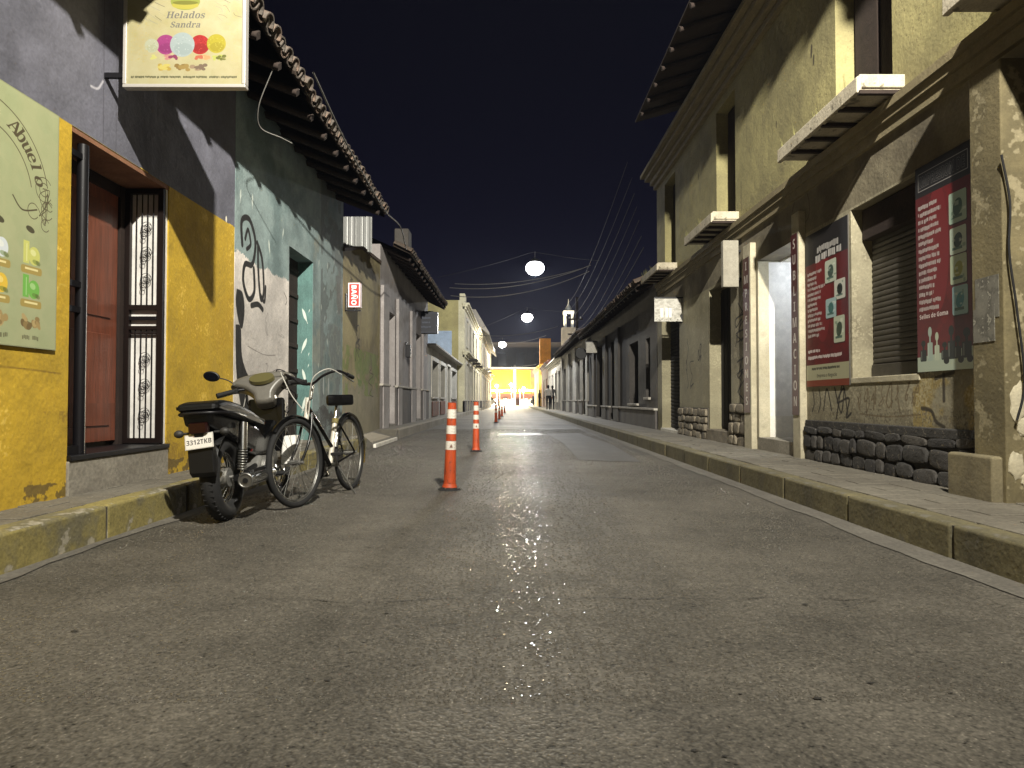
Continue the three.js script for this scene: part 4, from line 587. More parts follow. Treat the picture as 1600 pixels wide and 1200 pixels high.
{ // print shop posters and lettered strips
  const red = '#6f1f22', poster = (W, H, kind) => canvasTex(W, H, (x) => {
    x.fillStyle = '#561a1d'; x.fillRect(0, 0, W, H);
    for (let i = 0; i < 160; i++) { x.fillStyle = ['rgba(140,30,34,.10)', 'rgba(60,12,14,.10)'][i % 2]; x.beginPath(); x.arc(rr(0, W), rr(0, H), rr(20, 120), 0, 7); x.fill(); }
    x.fillStyle = '#701f22'; x.beginPath(); x.ellipse(W * 0.42, H * 0.42, W * 0.2, H * 0.3, 0, 0, 7); x.fill();
    x.fillStyle = '#1d1a1b'; x.fillRect(0, 0, W, H * (kind ? 0.15 : 0.2));
    if (kind) { x.fillStyle = '#23262a'; x.strokeStyle = '#8f8c88'; x.lineWidth = 5; x.strokeRect(W * 0.06, H * 0.035, W * 0.9, H * 0.085); x.font = 'bold ' + Math.round(H * 0.075) + 'px sans-serif'; x.fillStyle = '#0f1012'; x.lineWidth = 3; x.textAlign = 'center'; x.strokeText('IMPRESION DE', W / 2, H * 0.105, W * 0.84); x.fillText('IMPRESION DE', W / 2, H * 0.105, W * 0.84); }
    else { for (let i = 0; i < 3; i++) { x.save(); x.translate(W * (0.34 + 0.08 * i), H * (0.15 + 0.0 * i)); x.restore(); } x.fillStyle = '#b7b4b0'; wordLine(x, W * 0.3, H * 0.1, W * 0.5, H * 0.045, '#a9a6a2'); wordLine(x, W * 0.26, H * 0.15, W * 0.6, H * 0.05, '#bdbab6'); }
    const n = kind ? 15 : 13, y0 = kind ? 0.19 : 0.25, dy = kind ? 0.0355 : 0.034;
    for (let i = 0; i < n; i++) wordLine(x, W * 0.05, H * (y0 + i * dy), W * (kind ? rr(0.28, 0.46) : rr(0.22, 0.44)), H * 0.022, '#b0a7a3');
    x.textAlign = 'left'; x.fillStyle = '#d8d0cc'; x.font = 'bold ' + Math.round(H * 0.03) + 'px sans-serif';
    if (kind) { x.fillText('Sellos de Goma', W * 0.05, H * 0.745, W * 0.6); } else { wordLine(x, W * 0.05, H * 0.76, W * 0.3, H * 0.022, '#cfc6c2'); wordLine(x, W * 0.05, H * 0.8, W * 0.8, H * 0.024, '#cfc6c2'); }
    const thingy = (cx, cy, w, h, c, d) => { x.fillStyle = 'rgba(20,20,18,.6)'; x.fillRect(cx - w / 2 + 6, cy - h / 2 + 8, w, h); x.fillStyle = c; x.beginPath(); x.roundRect(cx - w / 2, cy - h / 2, w, h, 12); x.fill(); x.fillStyle = d; x.beginPath(); x.ellipse(cx, cy, w * 0.25, h * 0.28, 0.4, 0, 7); x.fill(); x.fillStyle = 'rgba(40,70,60,.7)'; x.fillRect(cx - w * 0.35, cy + h * 0.25, w * 0.6, h * 0.1); for (let i = 0; i < 6; i++) { x.fillStyle = ['rgba(90,120,100,.5)', 'rgba(220,224,210,.5)'][i % 2]; x.fillRect(cx + rr(-0.4, 0.3) * w, cy + rr(-0.4, 0.35) * h, w * rr(0.08, 0.25), h * rr(0.05, 0.15)); } };
    if (kind) { thingy(W * 0.78, H * 0.27, W * 0.3, H * 0.14, '#9fb3a2', '#3f5c50'); thingy(W * 0.78, H * 0.42, W * 0.28, H * 0.12, '#b3bfae', '#2f3f3a'); thingy(W * 0.78, H * 0.55, W * 0.28, H * 0.13, '#aab69a', '#8f9440'); thingy(W * 0.8, H * 0.69, W * 0.26, H * 0.13, '#8fb0b2', '#43808a');
      x.fillStyle = '#a9b5a2'; x.beginPath(); x.moveTo(0, H * 0.93); x.lineTo(W, H * 0.9); x.lineTo(W, H); x.lineTo(0, H); x.fill(); for (const [cx, w, h, c] of [[0.12, 0.12, 0.1, '#1c2622'], [0.25, 0.1, 0.16, '#9fb0a4'], [0.38, 0.09, 0.13, '#b5bfa8'], [0.52, 0.12, 0.08, '#1d2420'], [0.64, 0.13, 0.15, '#202523'], [0.75, 0.12, 0.1, '#262a27'], [0.9, 0.16, 0.13, '#1b211e']]) { x.fillStyle = c; x.beginPath(); x.roundRect(W * (cx - w / 2), H * (0.95 - h * 0.55), W * w, H * h * 0.55, 8); x.fill(); x.beginPath(); x.ellipse(W * cx, H * (0.95 - h * 0.86), W * w * 0.36, H * h * 0.16, 0, 0, 7); x.fill(); x.fillRect(W * (cx - w * 0.14), H * (0.95 - h * 0.8), W * w * 0.28, H * h * 0.34); x.fillStyle = 'rgba(214,220,204,.35)'; x.fillRect(W * (cx - w * 0.4), H * (0.95 - h * 0.5), W * w * 0.16, H * h * 0.42); } for (const cx of [0.55, 0.8, 0.95]) { x.fillStyle = '#121614'; x.beginPath(); x.ellipse(W * cx, H * 0.955, W * 0.05, H * 0.016, 0, 0, 7); x.fill(); } }
    else { thingy(W * 0.62, H * 0.29, W * 0.26, H * 0.14, '#b7bfae', '#41514a'); thingy(W * 0.82, H * 0.42, W * 0.24, H * 0.12, '#c2c2b6', '#1e2421'); thingy(W * 0.62, H * 0.52, W * 0.24, H * 0.12, '#9db4b4', '#3f6a68'); thingy(W * 0.8, H * 0.66, W * 0.24, H * 0.16, '#b5bba4', '#3d4a3c');
      x.fillStyle = '#a7a486'; x.fillRect(0, H * 0.86, W, H * 0.1); x.fillStyle = '#2b2a22'; x.textAlign = 'center'; x.font = 'bold ' + Math.round(H * 0.03) + 'px sans-serif'; wordLine(x, W * 0.14, H * 0.877, W * 0.66, H * 0.018, '#3c3a30'); x.fillText('Empresa o Negocio', W / 2, H * 0.942, W * 0.66); x.fillStyle = '#7c3a26'; x.fillRect(0, H * 0.96, W, H * 0.04); }
  });
  printed('print_shop_poster', 0.66, 1.62, 0.014, poster(512, 1256, 1), 'tall red poster headed IMPRESION DE beside the roller shutter', 'poster', [RW - 0.018, 1.045, -5.165], -Math.PI / 2, 0.55);
  printed('print_shop_poster', 0.95, 1.64, 0.014, poster(640, 1104, 0), 'red poster with a cream strip reading Empresa o Negocio', 'poster', [RW - 0.018, 0.97, -7.085], -Math.PI / 2, 0.55);
  const stripTex = (word) => canvasTex(128, 1400, (x, w, h) => { x.fillStyle = '#451a1c'; x.fillRect(0, 0, w, h); for (let i = 0; i < 60; i++) { x.fillStyle = 'rgba(90,40,36,.2)'; x.fillRect(rr(0, w), rr(0, h), rr(4, 40), rr(10, 120)); } x.fillStyle = '#b5ada6'; x.font = 'bold 104px sans-serif'; x.textAlign = 'center'; [...word].forEach((c, i) => x.fillText(c, w / 2, 112 + i * (h - 60) / word.length)); });
  printed('lettered_strip', 0.17, 2.02, 0.008, stripTex('SUBLIMACION'), 'narrow dark red strip lettered SUBLIMACION downwards beside the white entrance', 'sign', [RW - 0.087, 0.66, -7.7], -Math.PI / 2, 0.5);
  printed('lettered_strip', 0.23, 2.08, 0.008, stripTex('IMPRESIONES'), 'narrow dark red strip lettered IMPRESIONES downwards', 'sign', [RW - 0.087, 0.66, -9.28], -Math.PI / 2, 0.5);
}
{ // hung plate sign, torn at one side
  const t = thing('torn_sign', 'white weathered plate sign with a torn edge below the far balcony', 'sign'); rebaseList.pop(); t.position.set(2.975, 2.31, -13);
  const tex = canvasTex(256, 220, (x, w, h) => { x.fillStyle = '#bdbab0'; x.fillRect(0, 0, w, h); for (let i = 0; i < 300; i++) { x.fillStyle = ['rgba(214,212,202,.25)', 'rgba(140,136,122,.25)', 'rgba(100,96,86,.2)'][i % 3]; x.beginPath(); x.ellipse(rr(0, w), rr(0, h), rr(3, 20), rr(2, 12), 0, 0, 7); x.fill(); } for (const [cx, cw] of [[60, 26], [105, 22], [135, 24]]) { x.fillStyle = '#efece2'; x.fillRect(cx, 90, cw, 90); } for (let i = 0; i < 40; i++) { x.fillStyle = 'rgba(60,58,52,.6)'; x.fillRect(rr(0, w), rr(180, 218), rr(3, 14), rr(2, 8)); } });
  const s = new THREE.Shape([[-0.255, 0], [0.27, 0], [0.25, 0.04], [0.22, 0.11], [0.255, 0.16], [0.235, 0.43], [-0.255, 0.43]].map((p) => new THREE.Vector2(...p))), g = new THREE.ExtrudeGeometry(s, { depth: 0.02, bevelEnabled: false }).translate(0, 0, -0.02), uv = g.attributes.uv, p = g.attributes.position;
  for (let i = 0; i < uv.count; i++) uv.setXY(i, (p.getX(i) + 0.27) / 0.54, p.getY(i) / 0.43);
  part('plate', g, new THREE.MeshStandardMaterial({ map: tex, roughness: 0.45 }), t); part('arm', [box(-0.25, 0.3, 0.44, 0.465, -0.05, -0.025), box(-0.18, -0.16, 0.4, 0.45, -0.05, -0.022)], M.iron, t);
  part('flap', box(0.2, 0.36, -0.02, 0.14, -0.09, -0.06, 0.01), M.black, t);
}
{ // small square panel lamp-like sign on the upper pier
  const t = thing('narrow_sign', 'narrow pale double-sided sign standing out beside the entrance', 'sign'); rebaseList.pop(); t.position.set(3.1, 2.42, -9.75);
  part('cabinet', box(-0.1, 0.12, 0, 0.66, -0.05, 0.05, 0.008), surf(0x948f82, { stain: 0x7d786c, size: 0.5 }), t); part('bracket', [box(0.1, 0.2, 0.1, 0.13, -0.02, 0.02), box(0.1, 0.2, 0.5, 0.53, -0.02, 0.02)], M.iron, t);
}

// ---------------------------------------------------------------- right side further down
{
  const b = rowHouse('dark_house', 'low dark plaster house with barred window under a beamed eave', 1, RW, 15.35, 28.6, 3.5, farMats.charcoal, [[16.1, 16.6, 0.9, 2.3], [17.6, 18.9, 0.75, 2.35], [21.6, 22.4, 0.22, 2.7], [24.4, 26, 0.22, 2.8]], { pilasters: [[20.5, 21.2], [23.2, 23.9], [26.4, 27]], pilH: 3.0, plinth: 0.6, plinthMat: farMats.plinth });
  tiledEave(b, 1, 2.8, 3.42, RW, 15.4, 28.6, 20, 1);
}
{
  const b = rowHouse('pilaster_house', 'grey house with pale pilasters and dark shutters behind the round sign', 1, RW, 28.65, 44, 3.7, farMats.greyWall, [[29.6, 31, 0.22, 2.7], [32.4, 33.6, 0.22, 2.7], [36, 37.2, 0.22, 2.7], [40.4, 42, 0.22, 2.7]], { pilasters: [[28.7, 29.4], [34.2, 35.4], [38, 39.6], [42.6, 43.8]], pilMat: farMats.pale, plinth: 0.8 });
  tiledEave(b, 1, 2.75, 3.6, RW, 28.65, 44, 20, 1);
}
rowHouse('pale_house', 'pale green-white house with door openings past the pilaster house', 1, RW + 0.05, 44.05, 60, 3.9, farMats.pale, [[45.5, 47, 0.22, 2.8], [49, 50.5, 0.22, 2.8], [53, 54.5, 0.22, 2.8], [57, 58.4, 0.22, 2.8]], { cornice: [3.6], plinth: 0.7, frames: farMats.trim });
{
  const b = rowHouse('brown_house', 'brown house with an orange upper wall near the market corner', 1, RW + 0.05, 60.05, 73, 4.4, farMats.brick, [[62, 63.5, 0.22, 2.8], [67, 68.5, 0.22, 2.8]], { cornice: [4.0] });
  part('upper_wall', dbox(3.15, 4.3, 4.7, 7.4, 73.1, 74.2), surf(0xe39a3a, { stain: 0xc9832c, size: 3 }), b, 'bright orange upper wall');
  const c = rowHouse('corner_house', 'yellow lit corner house with an arched white lamp over its door', 1, 3.1, 74.3, 88, 4.7, surf(0xc9a85a, { stain: 0xa98b48, size: 3 }), [[78, 79.4, 0.22, 2.8]], { cornice: [4.3] });
  part('front_wall', dbox(3.1 + 0.34, 6, 0, 4.7, 74.3, 74.6), surf(0xc9a85a, { stain: 0xa98b48, size: 3 }), c);
}
function roundSign(name, label, x, y, D, r, mat, square) {
  const t = thing(name, label, 'sign'); rebaseList.pop(); t.position.set(x, y, -D);
  part('disc', square ? box(-r, r, -r, r, -0.05, 0.05, 0.02) : new THREE.CylinderGeometry(r, r, 0.1, 28).rotateX(Math.PI / 2), mat, t); part('rim', square ? box(-r - 0.02, r + 0.02, r, r + 0.03, -0.06, 0.06) : new THREE.TorusGeometry(r, 0.02, 6, 28), M.iron, t); part('arm', box(r - 0.02, RW - x, -0.03, 0.03, -0.02, 0.02), M.iron, t);
}
roundSign('round_sign', 'round black sign on an arm over the right pavement', 2.92, 2.75, 28.4, 0.22, M.black);
roundSign('square_sign', 'pale square sign on an arm next to the round black sign', 2.98, 2.76, 25.3, 0.2, M.white, true);
{ // church lantern above the roofs, floodlit
  const t = thing('church_tower', 'small white floodlit church lantern with a spire above the roofs', 'tower'), x = 9.3, z = -110;
  part('shaft', box(x - 1.1, x + 1.1, 0, 12.4, z - 1.1, z + 1.1), farMats.charcoal, t);
  const w = M.white; for (const [a, c] of [[-0.75, -0.4], [0.4, 0.75]]) part('belfry_pier', box(x + a, x + c, 12.4, 14.6, z - 0.75, z + 0.75), w, t);
  part('arch', box(x - 0.85, x + 0.85, 14.6, 15.1, z - 0.85, z + 0.85, 0.05), w, t); part('spire', lathe([[0.7, 15.1], [0.45, 15.6], [0.12, 16.2], [0.02, 17]], 12).translate(x, 0, z), w, t);
  const l = new THREE.PointLight(new THREE.Color(0.85, 0.95, 1), 12, 0, 2); l.position.set(x - 0.6, 14.1, z + 2.5); l.castShadow = true; scene.add(l);
  part('floodlight', new THREE.SphereGeometry(0.08, 10, 8).translate(x - 0.6, 14.1, z + 2.62), lampGlow, t); part('floodlight_arm', rod([x - 0.6, 12.3, z + 1.2], [x - 0.6, 14.03, z + 2.62], 0.03), M.iron, t);
}

// ---------------------------------------------------------------- market at the end of the street
{
  const b = thing('market_hall', 'yellow and orange market hall closing the end of the street', 'building');
  part('wall', box(-14, 16, 0, 5.8, -118, -112.5), farMats.brick, b); part('upper_storey', box(-13, 14, 5.8, 10.4, -118, -113.5), surf(0x241c18, { stain: 0x1a1512, size: 3 }), b);
  for (const [a, c] of [[-8, -4.1], [-4.0, 0.55], [1.0, 3.3], [6, 11]]) part('yellow_panel', box(a, c, 2.0, 5.75, -112.5, -112.4, 0.02), surf(0xf0b400, { stain: 0xd89e00, size: 3 }), b);
  part('orange_panel', box(3.4, 5.9, 1.8, 4.6, -112.5, -112.42, 0.02), surf(0xb3501c, { stain: 0x933f15, size: 2 }), b); part('column', box(0.6, 0.95, 0, 6.6, -112.6, -112.2, 0.03), farMats.trim, b);
  part('canopy', box(-13.5, 15.5, 5.86, 6.0, -113.4, -107.6, 0.03), farMats.charcoal, b);  // added overhang that keeps the market bulbs from lighting the upper storey
  for (let x = -11; x < 12; x += 3) part('window', box(x, x + 1.4, 6.6, 8.6, -113.5, -113.42), M.glassDark, b);
}
function marketStall(x, z, w, col, label) {
  const t = thing('market_stall', label, 'stall', 'stalls at the market end');
  for (const [a, c] of [[-1, -1], [1, -1], [-1, 1], [1, 1]]) part('post', rod([x + a * w / 2, 0, z + c * 0.7], [x + a * w / 2, c > 0 ? 2.2 : 2.5, z + c * 0.7], 0.025), M.steel, t);
  const g = new THREE.PlaneGeometry(w + 0.3, 1.8, 12, 6).rotateX(-Math.PI / 2), p = g.attributes.position; for (let i = 0; i < p.count; i++) p.setY(i, -p.getZ(i) * 0.17 - 0.06 * Math.sin((p.getX(i) / w + 0.5) * Math.PI * 3)); g.computeVertexNormals(); part('awning', g.translate(x, 2.37, z), new THREE.MeshStandardMaterial({ color: col, roughness: 0.9, side: THREE.DoubleSide }), t);
  part('counter', box(x - w / 2, x + w / 2, 0, 0.85, z - 0.5, z + 0.5, 0.03), M.white, t); for (let i = 0; i < 6; i++) part('goods', new THREE.IcosahedronGeometry(0.16, 1).translate(x - w / 2 + 0.25 + i * (w - 0.5) / 5, 0.96, z + 0.2), [M.red, M.kerbYellow, M.white][i % 3], t);
}
marketStall(-3.2, -104.5, 2.6, 0xd8d4c8, 'market stall with a white awning left of the yellow panels');
marketStall(-0.4, -106, 2.4, 0xc9c4b4, 'market stall with a cream awning in the middle of the junction');
marketStall(2.6, -105, 2.2, 0x8f98b5, 'market stall with a pale blue awning in front of the orange panel');
function flood(x, y, z, I, label) {
  const t = thing('market_lamp', label, 'lamp', 'bulbs lighting the market'); part('pole', rod([x, 0, z], [x, y + 0.2, z], 0.04, 0.03), M.steel, t); const gm = lampGlow.clone(); gm.emissive = new THREE.Color(1, 0.9, 0.68); gm.emissiveIntensity = 14; part('bulb', new THREE.SphereGeometry(0.24, 14, 10).translate(x, y, z + 0.28), gm, t); part('arm', rod([x, y + 0.2, z], [x, y + 0.2, z + 0.3], 0.02), M.steel, t);
  const l = new THREE.PointLight(new THREE.Color(1, 0.88, 0.62), I, 0, 2); l.position.set(x, y, z + 0.28); l.castShadow = true; l.shadow.radius = 8; scene.add(l);
}
flood(-2.0, 3.0, -103, 1900, 'bright market bulb on a pole by the white stall'); flood(0.2, 3.2, -104, 1900, 'bright market bulb on a pole by the cream stall'); flood(2.0, 2.6, -102.5, 900, 'bright market bulb on a pole by the pale blue stall');
{ // white arched lamp over the corner door
  const t = thing('arch_lamp', 'white half-round lamp over the door of the yellow corner house', 'lamp'); const gm = lampGlow.clone(); gm.emissiveIntensity = 3.2; gm.emissive = new THREE.Color(1, 0.95, 0.8);
  part('shade', new THREE.SphereGeometry(0.45, 18, 8, 0, Math.PI * 2, 0, Math.PI / 2).scale(1, 0.7, 0.5).translate(3.85, 3.5, -74.05), gm, t); part('mount', box(3.6, 4.1, 3.4, 3.5, -74.29, -73.95), M.iron, t);
  const l = new THREE.PointLight(new THREE.Color(1, 0.85, 0.55), 26, 0, 2); l.position.set(3.85, 3.3, -73.4); l.castShadow = true; l.shadow.radius = 8; scene.add(l);
}

// ---------------------------------------------------------------- lane posts
{
  const orange = surf(0xb5481f, { stain: 0x93391a, chip: 0x6a3220, amount: 0.5, size: 0.5, rough: 0.55, bump: 0.001, grain: 0.12 }), sheet = surf(0xd9d3c8, { stain: 0xb3aca0, chip: 0x8a8378, amount: 0.5, size: 0.35, rough: 0.5, bump: 0.001 });
  const H = 0.8, R = (k) => 0.058 - 0.019 * k; // k from foot (0) to top (1)
  function post() {
    const t = new THREE.Group(), seg = (a, c, e) => lathe([[R(a) + e, a * H], [R(c) + e, c * H]], 28);
    part('post', [seg(0.03, 1, 0), lathe([[R(1), H], [R(1) * 0.7, H + 0.004], [R(1) * 0.66, H - 0.03], [0.001, H - 0.03]], 28), lathe([[0.07, 0.02], [0.066, 0.04], [R(0.05), 0.06]], 28)], orange, t);
    for (const [a, c] of [[0.464, 0.563], [0.645, 0.74], [0.822, 0.926]]) part('band', seg(a, c, 0.0015), sheet, t);
    part('base', lathe([[0.001, 0.03], [0.06, 0.03], [0.075, 0.026], [0.105, 0.008], [0.108, 0.0005]], 8), M.rubber, t);
    part('bolt', [0, 1, 2, 3].map((i) => new THREE.CylinderGeometry(0.008, 0.008, 0.012, 6).translate(0.085 * Math.cos(i * 1.57 + 0.4), 0.022, 0.085 * Math.sin(i * 1.57 + 0.4))), M.steel, t);
    return t;
  }
  const proto = post(), mark = canvasTex(64, 64, (x, w, h) => { x.fillStyle = '#c9c3b8'; x.fillRect(0, 0, w, h); x.fillStyle = '#6a4a3c'; x.beginPath(); x.moveTo(32, 8); x.lineTo(54, 54); x.lineTo(10, 54); x.fill(); });
  [[-0.556, 6.38, 0.028, 'striped lane post next to the bicycle, leaning slightly'], [-0.55, 11.2, 0.005, 'striped lane post second along from the bicycle'], [-0.53, 26, 0, 'striped lane post first of the far row'], [-0.47, 30.6, 0.01, 'striped lane post second of the far row'], [-0.42, 36, 0, 'striped lane post third of the far row'], [-0.36, 46, 0, 'striped lane post last in the far row']].forEach(([x, D, lean, label], i) => {
    const o = i ? proto.clone() : proto; o.name = numbered('lane_post'); o.userData = { label, category: 'bollard', group: 'orange and white lane posts along the road' }; o.position.set(x, 0, -D); o.rotation.set(0, i * 1.3, -lean); scene.add(o);
    if (i < 2) { const m = part('mark', new THREE.CylinderGeometry(R(0.5) + 0.004, R(0.48) + 0.004, 0.05, 6, 1, true, -0.42, 0.84).translate(0.0, 0.51 * H, 0), new THREE.MeshStandardMaterial({ map: mark, roughness: 0.6 }), o); m.rotation.y = -i * 1.3 + 0.15; }
  });
}

// ---------------------------------------------------------------- motorcycle (local: x right, y up, forward -z, origin under the rear axle)
const F = (x, y, f) => [x, y, -f];
function wheelParts(parent, name, R, rT, f, spokes, rimMat, x0 = 0, hubR = 0.05, knob = false) {
  const c = (g) => g.rotateY(Math.PI / 2).translate(x0, R, -f);
  const tg = [c(new THREE.TorusGeometry(R - rT, rT, 14, 48))]; if (knob) for (let i = 0; i < 44; i++) for (const s of [-1, 1]) tg.push(c(new THREE.BoxGeometry(0.007, 0.012, rT * 0.55).translate(0, R - 0.009, s * rT * 0.32).rotateZ(i / 44 * Math.PI * 2 + (s > 0 ? 0.06 : 0))));
  const w = part(name, tg, M.rubber, parent);
  part('rim', [c(new THREE.TorusGeometry(R - rT * 2 + 0.004, rT * 0.32, 8, 48)), c(new THREE.TorusGeometry(R - rT * 2 - 0.012, rT * 0.2, 8, 48))], rimMat, w);
  part('hub', [rod(F(x0 - 0.045, R, f), F(x0 + 0.045, R, f), hubR, hubR, 16), rod(F(x0 - 0.07, R, f), F(x0 + 0.07, R, f), 0.012, 0.012, 8)], M.alloy, w);
  const sp = []; for (let i = 0; i < spokes; i++) { const a = i / spokes * Math.PI * 2, s = i % 2 ? 1 : -1, b = a + s * 0.25; sp.push(rod(F(x0 + s * 0.03, R + Math.sin(b) * hubR, f + Math.cos(b) * hubR), F(x0, R + Math.sin(a) * (R - rT * 2), f + Math.cos(a) * (R - rT * 2)), 0.0016, 0.0016, 4)); }
  const s = part('spokes', sp, M.steel, w); s.userData.kind = 'stuff'; return w;
}
function arcBand(R, f, a0, a1, w, th, cx, drop = 0.015) { // mudguard: a curved band round a wheel at axle height cx
  const n = 28, pos = [], P = (i, j, o) => { const a = a0 + (a1 - a0) * i / n, u = j / 6 * 2 - 1, r = R + o - drop * u * u; return [u * w / 2, cx + Math.sin(a) * r, -(f + Math.cos(a) * r)]; };
  for (const o of [0, th]) for (let i = 0; i < n; i++) for (let j = 0; j < 6; j++) { const a = P(i, j, o), b = P(i + 1, j, o), c = P(i + 1, j + 1, o), d = P(i, j + 1, o); pos.push(...a, ...b, ...c, ...a, ...c, ...d); }
  for (const j of [0, 6]) for (let i = 0; i < n; i++) { const a = P(i, j, 0), b = P(i + 1, j, 0), c = P(i + 1, j, th), d = P(i, j, th); pos.push(...a, ...b, ...c, ...a, ...c, ...d); }
  const g = new THREE.BufferGeometry(); g.setAttribute('position', new THREE.Float32BufferAttribute(pos, 3)); g.setAttribute('uv', new THREE.Float32BufferAttribute(new Float32Array(pos.length / 3 * 2), 2)); g.computeVertexNormals(); return g;
}
M.rubber.side = M.blackGloss.side = M.black.side = M.chrome.side = THREE.DoubleSide;
{
  const t = thing('motorcycle', 'black step-through motorcycle with grey handlebar cowl parked at the kerb', 'motorcycle'); rebaseList.pop();
  t.position.set(-1.95, 0, -4.78); t.rotation.order = 'YXZ'; t.rotation.y = 0.03; t.rotation.z = 0.07;
  const cowl = surf(0x64615a, { stain: 0x55524c, size: 0.5, rough: 0.35, bump: 0 }), grey = plain(0x2c2b2a, 0.6);
  wheelParts(t, 'wheel', 0.292, 0.062, 0, 28, M.chrome, 0, 0.065, true); wheelParts(t, 'wheel', 0.28, 0.04, 1.22, 28, M.chrome, 0, 0.055);
  part('sprocket', [rod(F(-0.075, 0.285, 0), F(-0.066, 0.285, 0), 0.09, 0.09, 24)], M.steel, t);
  part('mudguard', [arcBand(0.33, 0, 0.35, 2.75, 0.15, 0.006, 0.285)], M.black, t); part('mudguard', [arcBand(0.315, 1.22, 0.5, 3.3, 0.12, 0.006, 0.28)], M.blackGloss, t);
  part('mudflap', prof([[-0.355, 0.53], [-0.3, 0.55], [-0.27, 0.4], [-0.31, 0.33], [-0.345, 0.36]], 0.16, 0.008), M.black, t);
  // seat and tail
  part('seat', prof([[-0.38, 0.765], [-0.35, 0.805], [-0.18, 0.82], [0.1, 0.785], [0.36, 0.725], [0.54, 0.66], [0.52, 0.63], [0.3, 0.66], [0.0, 0.7], [-0.28, 0.735]], 0.27, 0.036, 0, true), M.vinylBlack, t);
  const tail = part('tail', prof([[-0.38, 0.755], [-0.35, 0.66], [-0.22, 0.62], [0.05, 0.53], [0.42, 0.44], [0.55, 0.6], [0.3, 0.67], [0, 0.71]], 0.19, 0.03), M.blackGloss, t);
  part('tail_light', prof([[-0.375, 0.675], [-0.375, 0.615], [-0.33, 0.6], [-0.32, 0.69]], 0.12, 0.012), plain(0x1f0807, 0.3), tail); part('grab_rail', tube([F(-0.14, 0.7, 0.1), F(-0.155, 0.73, -0.18), F(-0.1, 0.74, -0.36), F(0.1, 0.74, -0.36), F(0.155, 0.73, -0.18), F(0.14, 0.7, 0.1)], 0.011, 30, 7), M.iron, tail);
  for (const s of [-1, 1]) { const a = part('turn_signal', [new THREE.SphereGeometry(0.032, 12, 8).scale(1, 0.8, 0.8).translate(s * 0.145, 0.615, 0.31), rod(F(s * 0.08, 0.615, -0.31), F(s * 0.13, 0.615, -0.31), 0.008)], grey, t); }
  const pt = canvasTex(512, 280, (x, w, h) => { x.fillStyle = '#d7d4ce'; x.fillRect(0, 0, w, h); x.strokeStyle = '#7d7b78'; x.lineWidth = 5; x.strokeRect(8, 8, w - 16, h - 16); x.fillStyle = '#3a3a40'; x.font = 'bold 128px sans-serif'; x.textAlign = 'center'; x.fillText('3312TKB', w / 2, 196, w - 44); x.fillStyle = '#7a3330'; x.font = 'bold 34px sans-serif'; wordLine(x, 150, 34, 210, 24, 'rgba(120,70,66,.6)'); });
  const pl = part('number_plate', box(-0.09, 0.09, 0, 0.098, -0.004, 0, 0.0015), plain(0xb9b6b0, 0.5), t, 'white number plate reading 3312TKB'); pl.position.set(0.005, 0.515, 0.372); pl.rotation.x = -0.2; pl.rotation.z = 0.08; part('plate_face', new THREE.PlaneGeometry(0.176, 0.094).translate(0, 0.049, 0.0015), new THREE.MeshStandardMaterial({ map: pt, roughness: 0.4 }), pl); part('plate_bracket', prof([[-0.362, 0.61], [-0.34, 0.61], [-0.33, 0.53], [-0.35, 0.53]], 0.06, 0.003), M.black, t);
  // suspension, swing arm, exhaust, engine
  for (const s of [-1, 1]) { const coil = []; for (let i = 0; i <= 60; i++) { const k = i / 60, a = k * Math.PI * 2 * 8; coil.push(V(s * 0.135 + Math.cos(a) * 0.026, 0.34 + k * 0.14, -(-0.01 + k * 0.035) + Math.sin(a) * 0.026)); } const sh = part('shock_absorber', [rod(F(s * 0.135, 0.3, -0.02), F(s * 0.135, 0.47, 0.02), 0.013), rod(F(s * 0.135, 0.47, 0.02), F(s * 0.135, 0.66, 0.065), 0.03, 0.028, 14), new THREE.SphereGeometry(0.022, 10, 8).translate(s * 0.135, 0.3, 0.02)], M.chrome, t); part('spring', tube(coil, 0.006, 160, 5), M.steel, sh); part('swing_arm', rod(F(s * 0.1, 0.285, -0.04), F(s * 0.07, 0.33, 0.5), 0.02, 0.024), M.black, t); }
  const ex = part('exhaust', [rod(F(0.185, 0.27, -0.1), F(0.185, 0.27, 0.42), 0.05, 0.046, 20), rod(F(0.185, 0.27, 0.42), F(0.16, 0.26, 0.58), 0.046, 0.018, 16), tube([F(0.16, 0.26, 0.56), F(0.14, 0.22, 0.75), F(0.09, 0.24, 0.92), F(0.03, 0.36, 0.95)], 0.017, 24, 8)], M.chrome, t); part('exhaust_tip', [new THREE.TorusGeometry(0.045, 0.008, 8, 24).translate(0.185, 0.27, 0.1), rod(F(0.185, 0.27, -0.102), F(0.185, 0.27, -0.09), 0.044, 0.044, 20)], M.steel, ex); part('exhaust_hole', new THREE.CylinderGeometry(0.018, 0.018, 0.006, 14).rotateX(Math.PI / 2).translate(0.185, 0.27, 0.106), M.black, ex); part('heat_guard', prof([[0.0, 0.3], [0.4, 0.305], [0.38, 0.335], [0.02, 0.33]], 0.03, 0.006, 0.19), M.black, ex);
